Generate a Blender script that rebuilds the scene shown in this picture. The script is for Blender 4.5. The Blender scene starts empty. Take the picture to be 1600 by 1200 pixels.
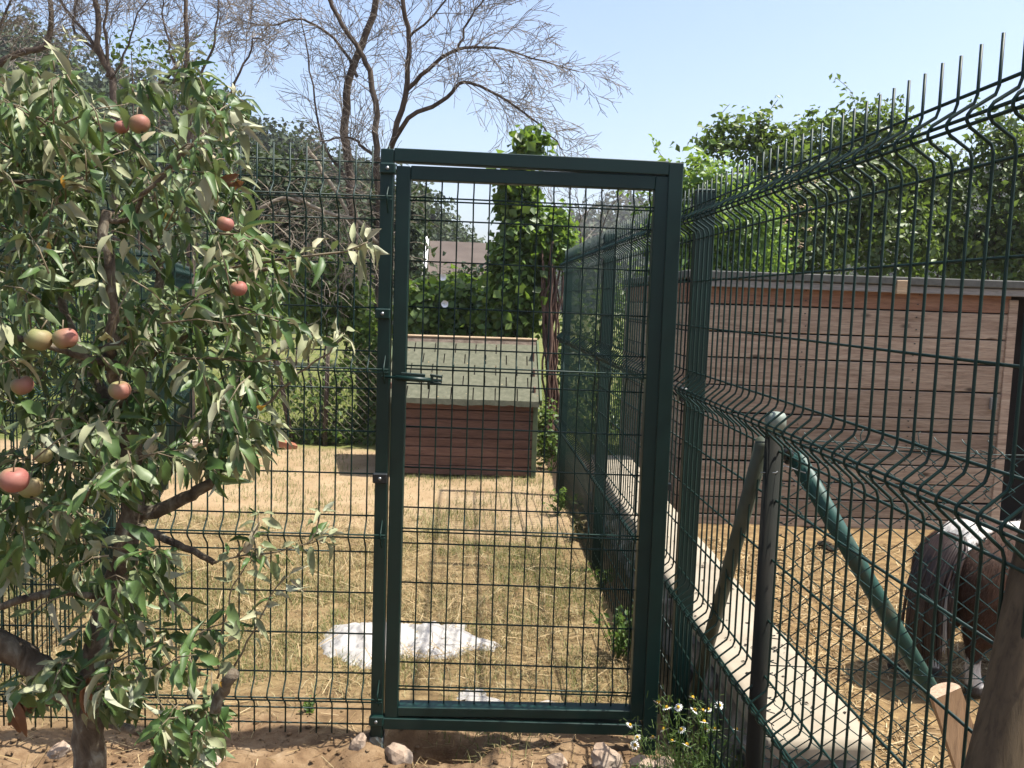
import bpy, bmesh, math, random
import numpy as np
from mathutils import Vector, Matrix, noise

rnd = random.Random(7)
nr = np.random.default_rng(11)
sc = bpy.context.scene
C = sc.collection

# ------------------------------------------------------------------ camera
CH = 1.66
PITCH, ROLL, YAW = [math.radians(a) for a in (5.51, 1.9065, 1.3655)]
FPX = 1358.0
FW = np.array([math.sin(YAW)*math.cos(PITCH), math.cos(YAW)*math.cos(PITCH), -math.sin(PITCH)])
RT = np.array([math.cos(YAW), -math.sin(YAW), 0.0]); UP = np.cross(RT, FW)
R2 = math.cos(ROLL)*RT + math.sin(ROLL)*UP
U2 = -math.sin(ROLL)*RT + math.cos(ROLL)*UP
CAMP = np.array([0, 0, CH])
cam_d = bpy.data.cameras.new('camera'); cam = bpy.data.objects.new('camera', cam_d); C.objects.link(cam)
cam_d.sensor_width = 36; cam_d.sensor_fit = 'HORIZONTAL'; cam_d.lens = 36*FPX/1600
cam_d.clip_end = 3000; cam_d.clip_start = 0.05
m = Matrix(((R2[0], U2[0], -FW[0], 0), (R2[1], U2[1], -FW[1], 0), (R2[2], U2[2], -FW[2], CH), (0, 0, 0, 1)))
cam.matrix_world = m
sc.camera = cam

# ------------------------------------------------------------------ sky, sun, exposure
SUN_AZ, SUN_EL = math.radians(-6), math.radians(64)     # azimuth from +X towards +Y
w = bpy.data.worlds.new('World'); sc.world = w; w.use_nodes = True
nt = w.node_tree; nt.nodes.clear()
sky = nt.nodes.new('ShaderNodeTexSky'); sky.sky_type = 'NISHITA'; sky.sun_disc = False
sky.sun_elevation = SUN_EL; sky.sun_rotation = math.pi/2 - SUN_AZ
sky.air_density = 1.0; sky.dust_density = 3.2; sky.ozone_density = 2.0; sky.altitude = 100
bg = nt.nodes.new('ShaderNodeBackground'); bg.inputs[1].default_value = 0.112
wo = nt.nodes.new('ShaderNodeOutputWorld')
nt.links.new(sky.outputs[0], bg.inputs[0]); nt.links.new(bg.outputs[0], wo.inputs[0])
sun_d = bpy.data.lights.new('sun', 'SUN'); sun_d.energy = 4.8; sun_d.angle = math.radians(0.53)
sun_d.color = (1, 0.95, 0.87)
sun = bpy.data.objects.new('sun', sun_d); C.objects.link(sun)
sd = Vector((math.cos(SUN_EL)*math.cos(SUN_AZ), math.cos(SUN_EL)*math.sin(SUN_AZ), math.sin(SUN_EL)))
sun.rotation_euler = sd.to_track_quat('Z', 'Y').to_euler(); sun.location = (20, 10, 30)
sc.view_settings.view_transform = 'Standard'; sc.view_settings.look = 'None'
sc.view_settings.gamma = 1; sc.view_settings.use_curve_mapping = False
sc.view_settings.exposure = 1.25

# ------------------------------------------------------------------ helpers
def ray(px, py): return FW + R2*(px-800)/FPX - U2*(py-600)/FPX
def at(px, py, Y=None, z=None, X=None):
    d = ray(px, py)
    t = Y/d[1] if Y is not None else ((z-CH)/d[2] if z is not None else X/d[0])
    return Vector(d*t + CAMP)
def topx(P):
    P = np.asarray(P) - CAMP; d = P @ FW
    return 800+FPX*(P @ R2)/d, 600-FPX*(P @ U2)/d

def tag(o, label=None, cat=None, group=None, kind=None):
    if label: o['label'] = label
    if cat: o['category'] = cat
    if group: o['group'] = group
    if kind: o['kind'] = kind
    return o
def empty(name, loc=(0, 0, 0), rz=0.0):
    o = bpy.data.objects.new(name, None); C.objects.link(o)
    o.location = loc; o.rotation_euler = (0, 0, rz); o.empty_display_size = .1
    return o
def link(name, me, parent=None):
    o = bpy.data.objects.new(name, me); C.objects.link(o)
    if parent: o.parent = parent
    return o

class MB:
    def __init__(s): s.v = []; s.f = []
    def box(s, c, size, rot=None, jit=0):
        n = len(s.v); hx, hy, hz = [a/2 for a in size]
        for sx, sy, sz in ((-1,-1,-1),(1,-1,-1),(1,1,-1),(-1,1,-1),(-1,-1,1),(1,-1,1),(1,1,1),(-1,1,1)):
            p = Vector((sx*hx, sy*hy, sz*hz))
            if jit: p += Vector((rnd.uniform(-jit, jit), rnd.uniform(-jit, jit), rnd.uniform(-jit, jit)))
            if rot: p = rot @ p
            s.v.append(tuple(Vector(c)+p))
        for q in ((0,3,2,1),(4,5,6,7),(0,1,5,4),(1,2,6,5),(2,3,7,6),(3,0,4,7)): s.f.append(tuple(n+i for i in q))
        return s
    def beam(s, a, b, wx, wy, up=(0, 0, 1)):
        a, b = Vector(a), Vector(b); d = (b-a).normalized(); u = Vector(up)
        x = d.cross(u)
        if x.length < 1e-4: x = d.cross(Vector((0, 1, 0)))
        x.normalize(); y = x.cross(d)
        n = len(s.v)
        for p in (a, b):
            for i, j in ((-1,-1),(1,-1),(1,1),(-1,1)): s.v.append(tuple(p + x*i*wx/2 + y*j*wy/2))
        for q in ((0,1,2,3),(7,6,5,4),(0,4,5,1),(1,5,6,2),(2,6,7,3),(3,7,4,0)): s.f.append(tuple(n+i for i in q))
        return s
    def tube(s, pts, rad, sides=8, cap=True, flat=1.0):
        pts = [Vector(p) for p in pts]; k = len(pts)
        if not hasattr(rad, '__len__'): rad = [rad]*k
        n = len(s.v); prev = None
        for i, p in enumerate(pts):
            t = (pts[min(i+1, k-1)] - pts[max(i-1, 0)])
            t = t.normalized() if t.length > 1e-9 else Vector((0, 0, 1))
            if prev is None:
                a = t.cross(Vector((0, 0, 1)) if abs(t.z) < .9 else Vector((1, 0, 0))).normalized()
            else:
                a = prev - t*prev.dot(t)
                a = a.normalized() if a.length > 1e-6 else t.orthogonal().normalized()
            prev = a; b = t.cross(a)
            for j in range(sides):
                an = 2*math.pi*j/sides
                s.v.append(tuple(p + (a*math.cos(an) + b*math.sin(an)*flat)*rad[i]))
        for i in range(k-1):
            for j in range(sides):
                j2 = (j+1) % sides
                s.f.append((n+i*sides+j, n+i*sides+j2, n+(i+1)*sides+j2, n+(i+1)*sides+j))
        if cap:
            s.f.append(tuple(n+j for j in reversed(range(sides))))
            s.f.append(tuple(n+(k-1)*sides+j for j in range(sides)))
        return s
    def mesh(s, name, mat, smooth=False, bevel=0):
        me = bpy.data.meshes.new(name); me.from_pydata(s.v, [], s.f); me.update()
        if bevel:
            bm = bmesh.new(); bm.from_mesh(me)
            bmesh.ops.bevel(bm, geom=bm.edges[:], offset=bevel, segments=1, affect='EDGES', clamp_overlap=True)
            bm.to_mesh(me); bm.free()
        if mat: me.materials.append(mat)
        if smooth: me.polygons.foreach_set('use_smooth', [True]*len(me.polygons))
        return me
    def build(s, name, mat, parent=None, smooth=False, bevel=0):
        return link(name, s.mesh(name, mat, smooth, bevel), parent)

def np_mesh(name, V, F, mat, smooth=False):
    """V (n,3) float, F (m,k) int with constant k"""
    V = np.asarray(V, np.float32); F = np.asarray(F, np.int32); k = F.shape[1]
    me = bpy.data.meshes.new(name)
    me.vertices.add(len(V)); me.vertices.foreach_set('co', V.ravel())
    me.loops.add(F.size); me.loops.foreach_set('vertex_index', F.ravel())
    me.polygons.add(len(F)); me.polygons.foreach_set('loop_start', np.arange(0, F.size, k, dtype=np.int32))
    try: me.polygons.foreach_set('loop_total', np.full(len(F), k, np.int32))
    except Exception: pass
    if smooth: me.polygons.foreach_set('use_smooth', np.ones(len(F), bool))
    me.update(calc_edges=True); me.validate()
    if mat: me.materials.append(mat)
    return me

def fnoise(p, s=1.0, o=0.0): return noise.noise(Vector((p[0]*s+o, p[1]*s+o*.7, (p[2] if len(p) > 2 else 0)*s+o*1.3)))

# ------------------------------------------------------------------ materials
def srgb(h):
    r = [int(h[i:i+2], 16)/255 for i in (0, 2, 4)]
    return tuple((c/12.92 if c <= .04045 else ((c+.055)/1.055)**2.4) for c in r) + (1,)
def base_mat(name, rough=.7, spec=.3):
    mt = bpy.data.materials.new(name); mt.use_nodes = True
    n = mt.node_tree.nodes; p = n['Principled BSDF']
    p.inputs['Roughness'].default_value = rough; p.inputs['Specular IOR Level'].default_value = spec
    return mt, mt.node_tree, p
def node(nt, t, **kw):
    x = nt.nodes.new(t)
    for k, v in kw.items(): setattr(x, k, v)
    return x
ALB = .60
def ramp(nt, stops, src=None):
    r = node(nt, 'ShaderNodeValToRGB'); e = r.color_ramp.elements
    while len(e) > 1: e.remove(e[0])
    for i, (p, c) in enumerate(stops):
        q = e[0] if i == 0 else e.new(p)
        q.position = p; q.color = tuple(v*ALB for v in tuple(c)[:3]) + (1,)
    if src: nt.links.new(src, r.inputs[0])
    return r
def texnoise(nt, scale, detail=6, rough=.6, vec=None, dist=0):
    t = node(nt, 'ShaderNodeTexNoise'); t.inputs['Scale'].default_value = scale
    t.inputs['Detail'].default_value = detail; t.inputs['Roughness'].default_value = rough
    t.inputs['Distortion'].default_value = dist
    if vec: nt.links.new(vec, t.inputs['Vector'])
    return t
def bump(nt, p, src, strength=.3, dist=.02):
    b = node(nt, 'ShaderNodeBump'); b.inputs['Strength'].default_value = strength; b.inputs['Distance'].default_value = dist
    nt.links.new(src, b.inputs['Height']); nt.links.new(b.outputs[0], p.inputs['Normal']); return b
def mixc(nt, fac, a, b):
    x = node(nt, 'ShaderNodeMix', data_type='RGBA')
    for s, v in ((0, fac), (6, a), (7, b)):
        if hasattr(v, 'links'): nt.links.new(v, x.inputs[s])
        elif s == 0: x.inputs[0].default_value = v
        else: x.inputs[s].default_value = tuple(v)[:3]+(1,)
    return x.outputs[2]
def mapping(nt, scale, src='Object', rot=(0, 0, 0)):
    tc = node(nt, 'ShaderNodeTexCoord'); mp = node(nt, 'ShaderNodeMapping')
    mp.inputs['Scale'].default_value = scale; mp.inputs['Rotation'].default_value = rot
    nt.links.new(tc.outputs[src], mp.inputs[0]); return mp.outputs[0]
def simple(name, stops, scale=8, rough=.7, spec=.3, b=.2, bd=.01, vscale=(1, 1, 1), detail=6, dist=0):
    mt, nt, p = base_mat(name, rough, spec)
    t = texnoise(nt, scale, detail, .6, mapping(nt, vscale), dist)
    r = ramp(nt, stops, t.outputs[0]); nt.links.new(r.outputs[0], p.inputs['Base Color'])
    if b: bump(nt, p, t.outputs[0], b, bd)
    return mt
def leaf_mat(name, stops, under=None, rough=.45, trans=.25, spec=.4, tint=(.35, .5, .08)):
    mt, nt, p = base_mat(name, rough, spec)
    g = node(nt, 'ShaderNodeNewGeometry')
    r = ramp(nt, stops, g.outputs['Random Per Island']); col = r.outputs[0]
    if under:
        col = mixc(nt, g.outputs['Backfacing'], col, tuple(v*ALB for v in under))
    nt.links.new(col, p.inputs['Base Color'])
    if trans:
        tr = node(nt, 'ShaderNodeBsdfTranslucent')
        tm = mixc(nt, .5, col, tint); nt.links.new(tm, tr.inputs[0])
        ms = node(nt, 'ShaderNodeMixShader'); ms.inputs[0].default_value = trans
        nt.links.new(p.outputs[0], ms.inputs[1]); nt.links.new(tr.outputs[0], ms.inputs[2])
        nt.links.new(ms.outputs[0], nt.nodes['Material Output'].inputs[0])
    return mt

M = {}
M['gate'] = simple('gate_paint', [(.3, (.004, .026, .021)), (.62, (.0065, .036, .029)), (.8, (.022, .042, .032))], 7, .4, .32, .06, .002, detail=10)
M['wire'] = simple('wire_paint', [(.3, (.004, .026, .019)), (.7, (.0065, .036, .027))], 5, .5, .25, 0)
M['tube'] = simple('tube_paint', [(.35, (.016, .072, .058)), (.52, (.025, .092, .074)), (.62, (.065, .085, .058)), (.8, (.10, .09, .06))], 6, .5, .3, .05, .002)
M['oldpost'] = simple('weathered_post_paint', [(.3, (.012, .018, .015)), (.55, (.024, .025, .020)), (.75, (.045, .038, .03))], 14, .85, .15, .1, .004, (1, 1, .25))
M['olive'] = simple('olive_post_paint', [(.3, (.045, .055, .035)), (.7, (.085, .10, .065))], 9, .55, .3, .1, .004)
M['plasticcap'] = simple('grey_cap', [(.3, (.24, .30, .25)), (.7, (.33, .38, .32))], 12, .5, .4, .05)
M['steel'] = simple('galvanised_wire', [(.3, (.35, .37, .38)), (.7, (.5, .52, .52))], 30, .35, .5, 0)
M['steel'].node_tree.nodes['Principled BSDF'].inputs['Metallic'].default_value = .7
M['chain'] = simple('chainlink_coating', [(.3, (.006, .035, .032)), (.7, (.012, .055, .05))], 20, .5, .25, 0)
M['black'] = simple('dark_clip', [(.3, (.012, .016, .018)), (.7, (.02, .028, .03))], 10, .4, .4, 0)

def wood(name, stops, rough=.75, grain=(1.0, 14, 26), sc_=2.2, b=.35, rot=(0, 0, 0), rnd_amt=.5, spec=.25, knots=0):
    mt, nt, p = base_mat(name, rough, spec)
    v = mapping(nt, grain, 'Object', rot)
    oi = node(nt, 'ShaderNodeObjectInfo')
    sc2 = node(nt, 'ShaderNodeMath', operation='MULTIPLY'); sc2.inputs[1].default_value = 60
    nt.links.new(oi.outputs['Random'], sc2.inputs[0])
    def shifted(vec):
        add = node(nt, 'ShaderNodeVectorMath', operation='ADD'); nt.links.new(vec, add.inputs[0]); nt.links.new(sc2.outputs[0], add.inputs[1]); return add.outputs[0]
    v = shifted(v)
    t = texnoise(nt, sc_, 8, .62, v, .9)
    r = ramp(nt, stops, t.outputs[0]); col = r.outputs[0]
    fine = texnoise(nt, sc_*5, 6, .7, v, .4)
    fr = ramp(nt, [(.30, (.95, .95, .95)), (.5, (1.66, 1.66, 1.66)), (.7, (1.95, 1.95, 1.95))], fine.outputs[0])
    mm = node(nt, 'ShaderNodeMix', data_type='RGBA', blend_type='MULTIPLY'); mm.inputs[0].default_value = 1
    nt.links.new(col, mm.inputs[6]); nt.links.new(fr.outputs[0], mm.inputs[7]); col = mm.outputs[2]
    if knots:
        kv = shifted(mapping(nt, (2.2, 2.2, 5.5), 'Object'))
        vo = node(nt, 'ShaderNodeTexVoronoi'); vo.inputs['Scale'].default_value = knots; nt.links.new(kv, vo.inputs['Vector'])
        kr = node(nt, 'ShaderNodeMapRange'); kr.inputs[1].default_value = .05; kr.inputs[2].default_value = .13; kr.inputs[3].default_value = 1; kr.inputs[4].default_value = 0
        nt.links.new(vo.outputs['Distance'], kr.inputs[0])
        col = mixc(nt, kr.outputs[0], col, tuple(c*ALB*.55 for c in stops[0][1]))
    hv = node(nt, 'ShaderNodeHueSaturation'); nt.links.new(col, hv.inputs['Color'])
    mr = node(nt, 'ShaderNodeMapRange'); mr.inputs[3].default_value = 1-rnd_amt*.5; mr.inputs[4].default_value = 1+rnd_amt*.5
    nt.links.new(oi.outputs['Random'], mr.inputs[0]); nt.links.new(mr.outputs[0], hv.inputs['Value'])
    nt.links.new(hv.outputs[0], p.inputs['Base Color'])
    bump(nt, p, fine.outputs[0], b, .004)
    return mt
M['shedwood'] = wood('shed_boards', [(.22, (.15, .100, .068)), (.40, (.39, .275, .195)), (.6, (.55, .42, .305)), (.8, (.68, .555, .42))], grain=(1, 8, 14), knots=1.0, rnd_amt=.4)
M['shedtop'] = wood('shed_top_boards', [(.22, (.18, .082, .05)), (.45, (.42, .215, .13)), (.75, (.55, .33, .215))], grain=(1, 8, 14), knots=1.0)
M['kenwood'] = wood('kennel_boards', [(.25, (.11, .056, .040)), (.5, (.20, .105, .074)), (.8, (.29, .165, .12))], grain=(1.4, 8, 16))
M['palewood'] = wood('pale_trim', [(.25, (.42, .28, .16)), (.6, (.60, .45, .29)), (.85, (.68, .55, .38))], grain=(1, 6, 14))
M['greywood'] = wood('grey_fascia', [(.25, (.26, .24, .22)), (.6, (.42, .40, .37)), (.85, (.52, .50, .46))], grain=(1, 6, 14))
M['log'] = wood('weathered_log', [(.25, (.08, .056, .033)), (.5, (.15, .11, .064)), (.8, (.225, .17, .105))], grain=(7, 7, 1.0), sc_=3)
M['sawn'] = wood('sawn_stake', [(.25, (.38, .22, .11)), (.6, (.52, .33, .18)), (.85, (.60, .41, .25))], grain=(10, 10, 1.2), sc_=2)
M['sawnend'] = wood('sawn_end', [(.25, (.42, .27, .17)), (.6, (.60, .43, .30)), (.85, (.68, .5, .36))], grain=(20, 20, 4), sc_=2)
M['greentrim'] = simple('green_trim', [(.3, (.10, .14, .07)), (.7, (.17, .21, .11))], 8, .6, .3, .1)
M['felt'] = simple('green_roof_felt', [(.3, (.115, .12, .08)), (.55, (.16, .163, .112)), (.75, (.215, .21, .15))], 22, .9, .2, .3, .004, detail=10)
M['felt'].node_tree.nodes['Principled BSDF'].inputs['Roughness'].default_value = .92
M['greyfelt'] = simple('grey_roof_felt', [(.3, (.10, .105, .095)), (.7, (.17, .17, .155))], 18, .92, .2, .3, .004, detail=10)
M['concrete'] = simple('pale_concrete', [(.25, (.33, .28, .205)), (.5, (.42, .365, .275)), (.75, (.47, .415, .325))], 5, .9, .2, .25, .006, detail=10)
M['rubble'] = simple('rubble_stone', [(.25, (.12, .10, .08)), (.5, (.30, .265, .22)), (.7, (.55, .51, .45))], 9, .95, .2, .6, .03, detail=10)
M['rock'] = simple('field_rock', [(.25, (.30, .19, .12)), (.5, (.46, .35, .26)), (.75, (.60, .52, .43))], 7, .9, .25, .5, .02, detail=10)
M['brick'] = simple('terracotta', [(.3, (.32, .12, .07)), (.7, (.45, .20, .12))], 10, .9, .2, .3)
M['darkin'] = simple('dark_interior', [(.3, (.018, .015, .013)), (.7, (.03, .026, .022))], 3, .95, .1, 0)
M['bark'] = simple('tree_bark', [(.25, (.055, .040, .030)), (.5, (.125, .095, .073)), (.75, (.21, .17, .135))], 16, .9, .2, .6, .012, (1, 1, .3), 10)
M['twig'] = simple('grey_twigs', [(.3, (.20, .17, .145)), (.7, (.36, .315, .27))], 6, .85, .2, 0)
M['drytwig'] = simple('dry_brush', [(.3, (.24, .20, .15)), (.7, (.40, .35, .27))], 6, .9, .2, 0)
M['applebark'] = simple('apple_bark', [(.28, (.05, .040, .030)), (.45, (.15, .115, .080)), (.56, (.24, .20, .145)), (.66, (.40, .38, .30))], 26, .9, .15, 1.0, .02, (1, 1, .5), 12, .6)
M['shoot'] = simple('apple_shoot', [(.3, (.16, .12, .07)), (.7, (.30, .25, .16))], 10, .7, .3, 0)
M['stem'] = simple('red_vine_stem', [(.25, (.07, .040, .030)), (.5, (.16, .095, .07)), (.8, (.34, .24, .18))], 14, .9, .2, .5, .01, (1, 1, .25), 8)
M['aleaf'] = leaf_mat('apple_leaf', [(0, (.042, .095, .022)), (.4, (.075, .148, .036)), (.75, (.130, .21, .062)), (.92, (.22, .27, .12)), (1, (.36, .37, .21))], (.235, .305, .145), .46, .17, .32, (.18, .27, .05))
M['aleafpale'] = leaf_mat('pale_apple_leaf', [(0, (.25, .28, .14)), (.5, (.38, .40, .22)), (.85, (.50, .49, .31)), (1, (.54, .46, .31))], (.48, .50, .34), .65, .12, .3, (.2, .22, .08))
M['brownleaf'] = leaf_mat('withered_leaf', [(0, (.16, .07, .035)), (.6, (.25, .12, .06)), (1, (.32, .18, .10))], None, .7, .15, .2, (.4, .2, .06))
M['yellowleaf'] = leaf_mat('yellow_leaf', [(0, (.55, .36, .04)), (1, (.6, .3, .05))], None, .6, .2, .2, (.6, .4, .05))
M['vleaf'] = leaf_mat('vine_leaf', [(0, (.06, .12, .022)), (.5, (.11, .20, .038)), (.85, (.18, .29, .06)), (1, (.30, .40, .10))], None, .45, .3, .4, (.35, .55, .06))
M['bleaf'] = leaf_mat('bush_leaf', [(0, (.06, .105, .022)), (.5, (.105, .17, .038)), (.85, (.17, .245, .06)), (1, (.28, .34, .11))], None, .45, .28, .4, (.32, .48, .06))
M['brightleaf'] = leaf_mat('bright_vine_leaf', [(0, (.07, .16, .022)), (.5, (.12, .24, .035)), (1, (.22, .34, .06))], None, .45, .35, .4, (.45, .65, .08))
M['hleaf'] = leaf_mat('hill_leaf', [(0, (.024, .044, .020)), (.5, (.042, .070, .030)), (.85, (.070, .102, .044)), (1, (.11, .145, .068))], None, .6, .1, .2, (.2, .3, .06))
M['wleaf'] = leaf_mat('weed_leaf', [(0, (.05, .10, .02)), (.5, (.09, .16, .035)), (1, (.17, .25, .07))], None, .5, .3, .3, (.35, .55, .08))
M['drygrass'] = leaf_mat('dry_grass', [(0, (.26, .20, .09)), (.35, (.42, .33, .155)), (.6, (.56, .45, .235)), (.75, (.30, .295, .115)), (1, (.66, .56, .34))], None, .7, .2, .2, (.5, .4, .15))
M['greengrass'] = leaf_mat('green_grass', [(0, (.13, .155, .05)), (.5, (.22, .23, .085)), (1, (.38, .35, .16))], None, .6, .25, .2, (.4, .5, .1))
M['meadow'] = leaf_mat('meadow_grass', [(0, (.10, .15, .03)), (.5, (.17, .22, .05)), (1, (.30, .29, .09))], None, .6, .3, .2, (.45, .55, .1))
M['straw'] = leaf_mat('straw', [(0, (.22, .14, .065)), (.4, (.38, .26, .12)), (.75, (.54, .39, .19)), (1, (.66, .53, .31))], None, .65, .1, .25, (.5, .35, .1))
M['petal'] = simple('white_petal', [(.3, (1.15, 1.15, 1.12)), (.7, (1.25, 1.25, 1.22))], 10, .6, .3, 0)
M['disc'] = simple('yellow_disc', [(.3, (.60, .34, .02)), (.7, (.72, .46, .04))], 40, .8, .2, .3)
M['plastic'] = simple('white_fleece', [(.2, (.38, .36, .325)), (.5, (.50, .475, .44)), (.8, (.60, .58, .55))], 9, .55, .4, .5, .02, detail=10, dist=.8)
M['wrap'] = simple('clear_wrap', [(.3, (.10, .14, .15)), (.55, (.18, .23, .24)), (.75, (.45, .5, .52))], 7, .15, .7, .8, .02, (1, 1, .5), 6, 1.5)
M['housewall'] = simple('far_house_wall', [(.3, (.60, .57, .52)), (.7, (.70, .67, .62))], 1, .9, .2, 0)
M['rooftile'] = simple('far_brown_roof', [(.3, (.105, .082, .068)), (.7, (.15, .12, .10))], 1.2, .9, .2, .2)
M['bird'] = simple('dark_feather', [(.3, (.02, .018, .016)), (.7, (.04, .035, .03))], 9, .7, .2, 0)
M['dung'] = simple('dark_dung', [(.3, (.030, .024, .018)), (.7, (.055, .042, .03))], 20, .95, .1, .5)

# ground material: zones follow the real soil, sand, straw and meadow areas
def ground_mat():
    mt, nt, p = base_mat('ground_soil', .95, .15)
    g = node(nt, 'ShaderNodeNewGeometry'); sx = node(nt, 'ShaderNodeSeparateXYZ'); nt.links.new(g.outputs['Position'], sx.inputs[0])
    wn = texnoise(nt, 1.3, 5, .6, g.outputs['Position'])
    def zone(axis, a, b, amt=1.2):
        md = node(nt, 'ShaderNodeMath', operation='MULTIPLY_ADD'); md.inputs[1].default_value = amt
        nt.links.new(wn.outputs[0], md.inputs[0]); nt.links.new(sx.outputs[axis], md.inputs[2])
        r = node(nt, 'ShaderNodeMapRange'); r.interpolation_type = 'SMOOTHSTEP'
        r.inputs[1].default_value = a+amt*.5; r.inputs[2].default_value = b+amt*.5
        nt.links.new(md.outputs[0], r.inputs[0]); return r.outputs[0]
    f1 = texnoise(nt, 9, 10, .68, g.outputs['Position']); f2 = texnoise(nt, 2.2, 8, .6, g.outputs['Position'])
    soil = ramp(nt, [(.28, (.10, .058, .030)), (.46, (.24, .152, .082)), (.6, (.34, .232, .132)), (.75, (.46, .34, .215))], f1.outputs[0]).outputs[0]
    grass = ramp(nt, [(.3, (.15, .098, .045)), (.5, (.27, .19, .09)), (.7, (.40, .30, .155))], f1.outputs[0]).outputs[0]
    sand = ramp(nt, [(.25, (.33, .225, .12)), (.5, (.43, .31, .18)), (.75, (.50, .38, .235))], f2.outputs[0]).outputs[0]
    padd = ramp(nt, [(.3, (.13, .082, .04)), (.5, (.26, .17, .08)), (.7, (.42, .29, .13))], f1.outputs[0]).outputs[0]
    mead = ramp(nt, [(.3, (.11, .14, .035)), (.5, (.17, .19, .055)), (.7, (.25, .24, .08))], f2.outputs[0]).outputs[0]
    c = mixc(nt, zone(1, 3.05, 3.5), soil, grass)
    c = mixc(nt, zone(1, 5.6, 6.6, 2.0), c, sand)
    c = mixc(nt, zone(0, 1.12, 1.2, .05), c, padd)
    c = mixc(nt, zone(1, 9.1, 9.5, .6), c, mead)
    nt.links.new(c, p.inputs['Base Color'])
    bm_ = texnoise(nt, 26, 10, .7, g.outputs['Position'])
    bump(nt, p, bm_.outputs[0], .6, .02)
    return mt
M['ground'] = ground_mat()

# ------------------------------------------------------------------ ground sheet
HOLE = (-0.17, 3.02)
PZ = -.12
def gz(x, y):
    z = 0.018*fnoise((x, y), 1.1, 3) + .010*fnoise((x, y), 4, 9)
    near = max(0, 1-abs(y-2.95)/.55) if x < .95 else 0        # dug soil along the fence line
    z += near*(.035*fnoise((x, y), 3.1, 21) + .03*fnoise((x, y), 9, 5) + .022*fnoise((x, y), 22, 2))
    d = math.hypot((x-HOLE[0])/1.25, (y-HOLE[1])/.75)
    z -= .24*math.exp(-(d/.10)**2) - .035*math.exp(-((d-.2)/.06)**2)
    dm = math.hypot((x-.22)/2.3, (y-2.9)); z += .05*math.exp(-(dm/.13)**2)
    dm = math.hypot((x+.85)/3, (y-2.9)); z += .05*math.exp(-(dm/.12)**2)
    if x > 1.0: z += .012*fnoise((x, y), 7, 30)*(y < 8) + PZ*min(1, (x-1.0)/.12)*(min(1, max(0, (12-y)/3)) if x < 8 else 0)
    z += .02*max(0, 1-abs(x-.55)/.3)*(y > 3.2)*max(0, fnoise((x, y), 3, 12))   # uneven strip by the fence
    return z
def ground():
    def axis(knots):
        out = []
        for (a, b, s) in knots: out += list(np.arange(a, b, s))
        return np.array(out)
    xs = axis([(-390, -100, 58), (-100, -12, 8), (-12, -3.2, .4), (-3.2, 3.0, .035), (3.0, 8, .25), (8, 24, 2), (24, 120, 12), (120, 420, 50)])
    ys = axis([(-60, -4, 7), (-4, 1.2, .4), (1.2, 5.2, .033), (5.2, 10, .08), (10, 20, .5), (20, 100, 8), (100, 440, 40)])
    nx, ny = len(xs), len(ys)
    V = np.zeros((ny, nx, 3)); V[..., 0] = xs[None]; V[..., 1] = ys[:, None]
    for j, y in enumerate(ys):
        for i, x in enumerate(xs):
            if -4 < x < 8 and -1 < y < 12: V[j, i, 2] = gz(x, y)
    idx = np.arange(nx*ny).reshape(ny, nx)
    F = np.stack([idx[:-1, :-1], idx[:-1, 1:], idx[1:, 1:], idx[1:, :-1]], -1).reshape(-1, 4)
    o = link('ground', np_mesh('ground', V.reshape(-1, 3), F, M['ground'], True)); tag(o, kind='structure')
ground()

# ------------------------------------------------------------------ hills
def hill(name, prof, R0, R1, mat, back=1.25, fz=0):
    """prof: list of (pixel x, pixel y) of the skyline; terrain rises from R0 to R1"""
    xs = np.linspace(prof[0][0], prof[-1][0], 90); pys = np.interp(xs, [p[0] for p in prof], [p[1] for p in prof])
    rows = 14; V = []; info = []
    for x, py in zip(xs, pys):
        d = ray(x, py); d = d/np.hypot(d[0], d[1]); hz = CH + d[2]*R1
        for k in range(rows+3):
            if k <= rows:
                t = k/rows; r = R0+(R1-R0)*t; z = hz*(t**1.15) - .6*(1-t)
            else:
                t = 1; r = R1*(1+(back-1)*(k-rows)/3); z = hz*(1-.18*(k-rows))
            z += .05*hz*fnoise((x*.02, k*.4), 1.7, 4)*(t if k <= rows else 1)*(0 if k == rows else 1)
            V.append((d[0]*r, d[1]*r, z))
    n = rows+3; F = []
    for i in range(len(xs)-1):
        for k in range(n-1): F.append((i*n+k, (i+1)*n+k, (i+1)*n+k+1, i*n+k+1))
    o = link(name, np_mesh(name, np.array(V), np.array(F), mat, True)); tag(o, kind='structure')
    return np.array(V).reshape(len(xs), n, 3), rows

def quads_cloud(P, size, N=None, aspect=.6, fold=.25):
    """leaf-like folded diamonds (2 quads? -> 4 verts, one quad bent) at points P"""
    n = len(P); size = np.broadcast_to(size, (n,))
    a = nr.normal(size=(n, 3)); a /= np.linalg.norm(a, axis=1, keepdims=True)
    if N is None:
        N = nr.normal(size=(n, 3)); N[:, 2] = np.abs(N[:, 2])+.35
    N = N/np.linalg.norm(N, axis=1, keepdims=True)
    a = a - N*np.sum(a*N, 1, keepdims=True); a /= np.linalg.norm(a, axis=1, keepdims=True)+1e-9
    b = np.cross(N, a); s = size[:, None]
    tip = P + a*s*.5 - N*s*.12; base = P - a*s*.5 - N*s*.06
    l = P + b*s*aspect*.5 + N*s*fold*.3; r = P - b*s*aspect*.5 + N*s*fold*.3
    mid = P.copy()
    V = np.stack([base, l, tip, r], 1).reshape(-1, 3)
    i = np.arange(n)*4
    F = np.concatenate([np.stack([i, i+1, i+2], 1), np.stack([i, i+2, i+3], 1)])
    return V, F

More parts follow.
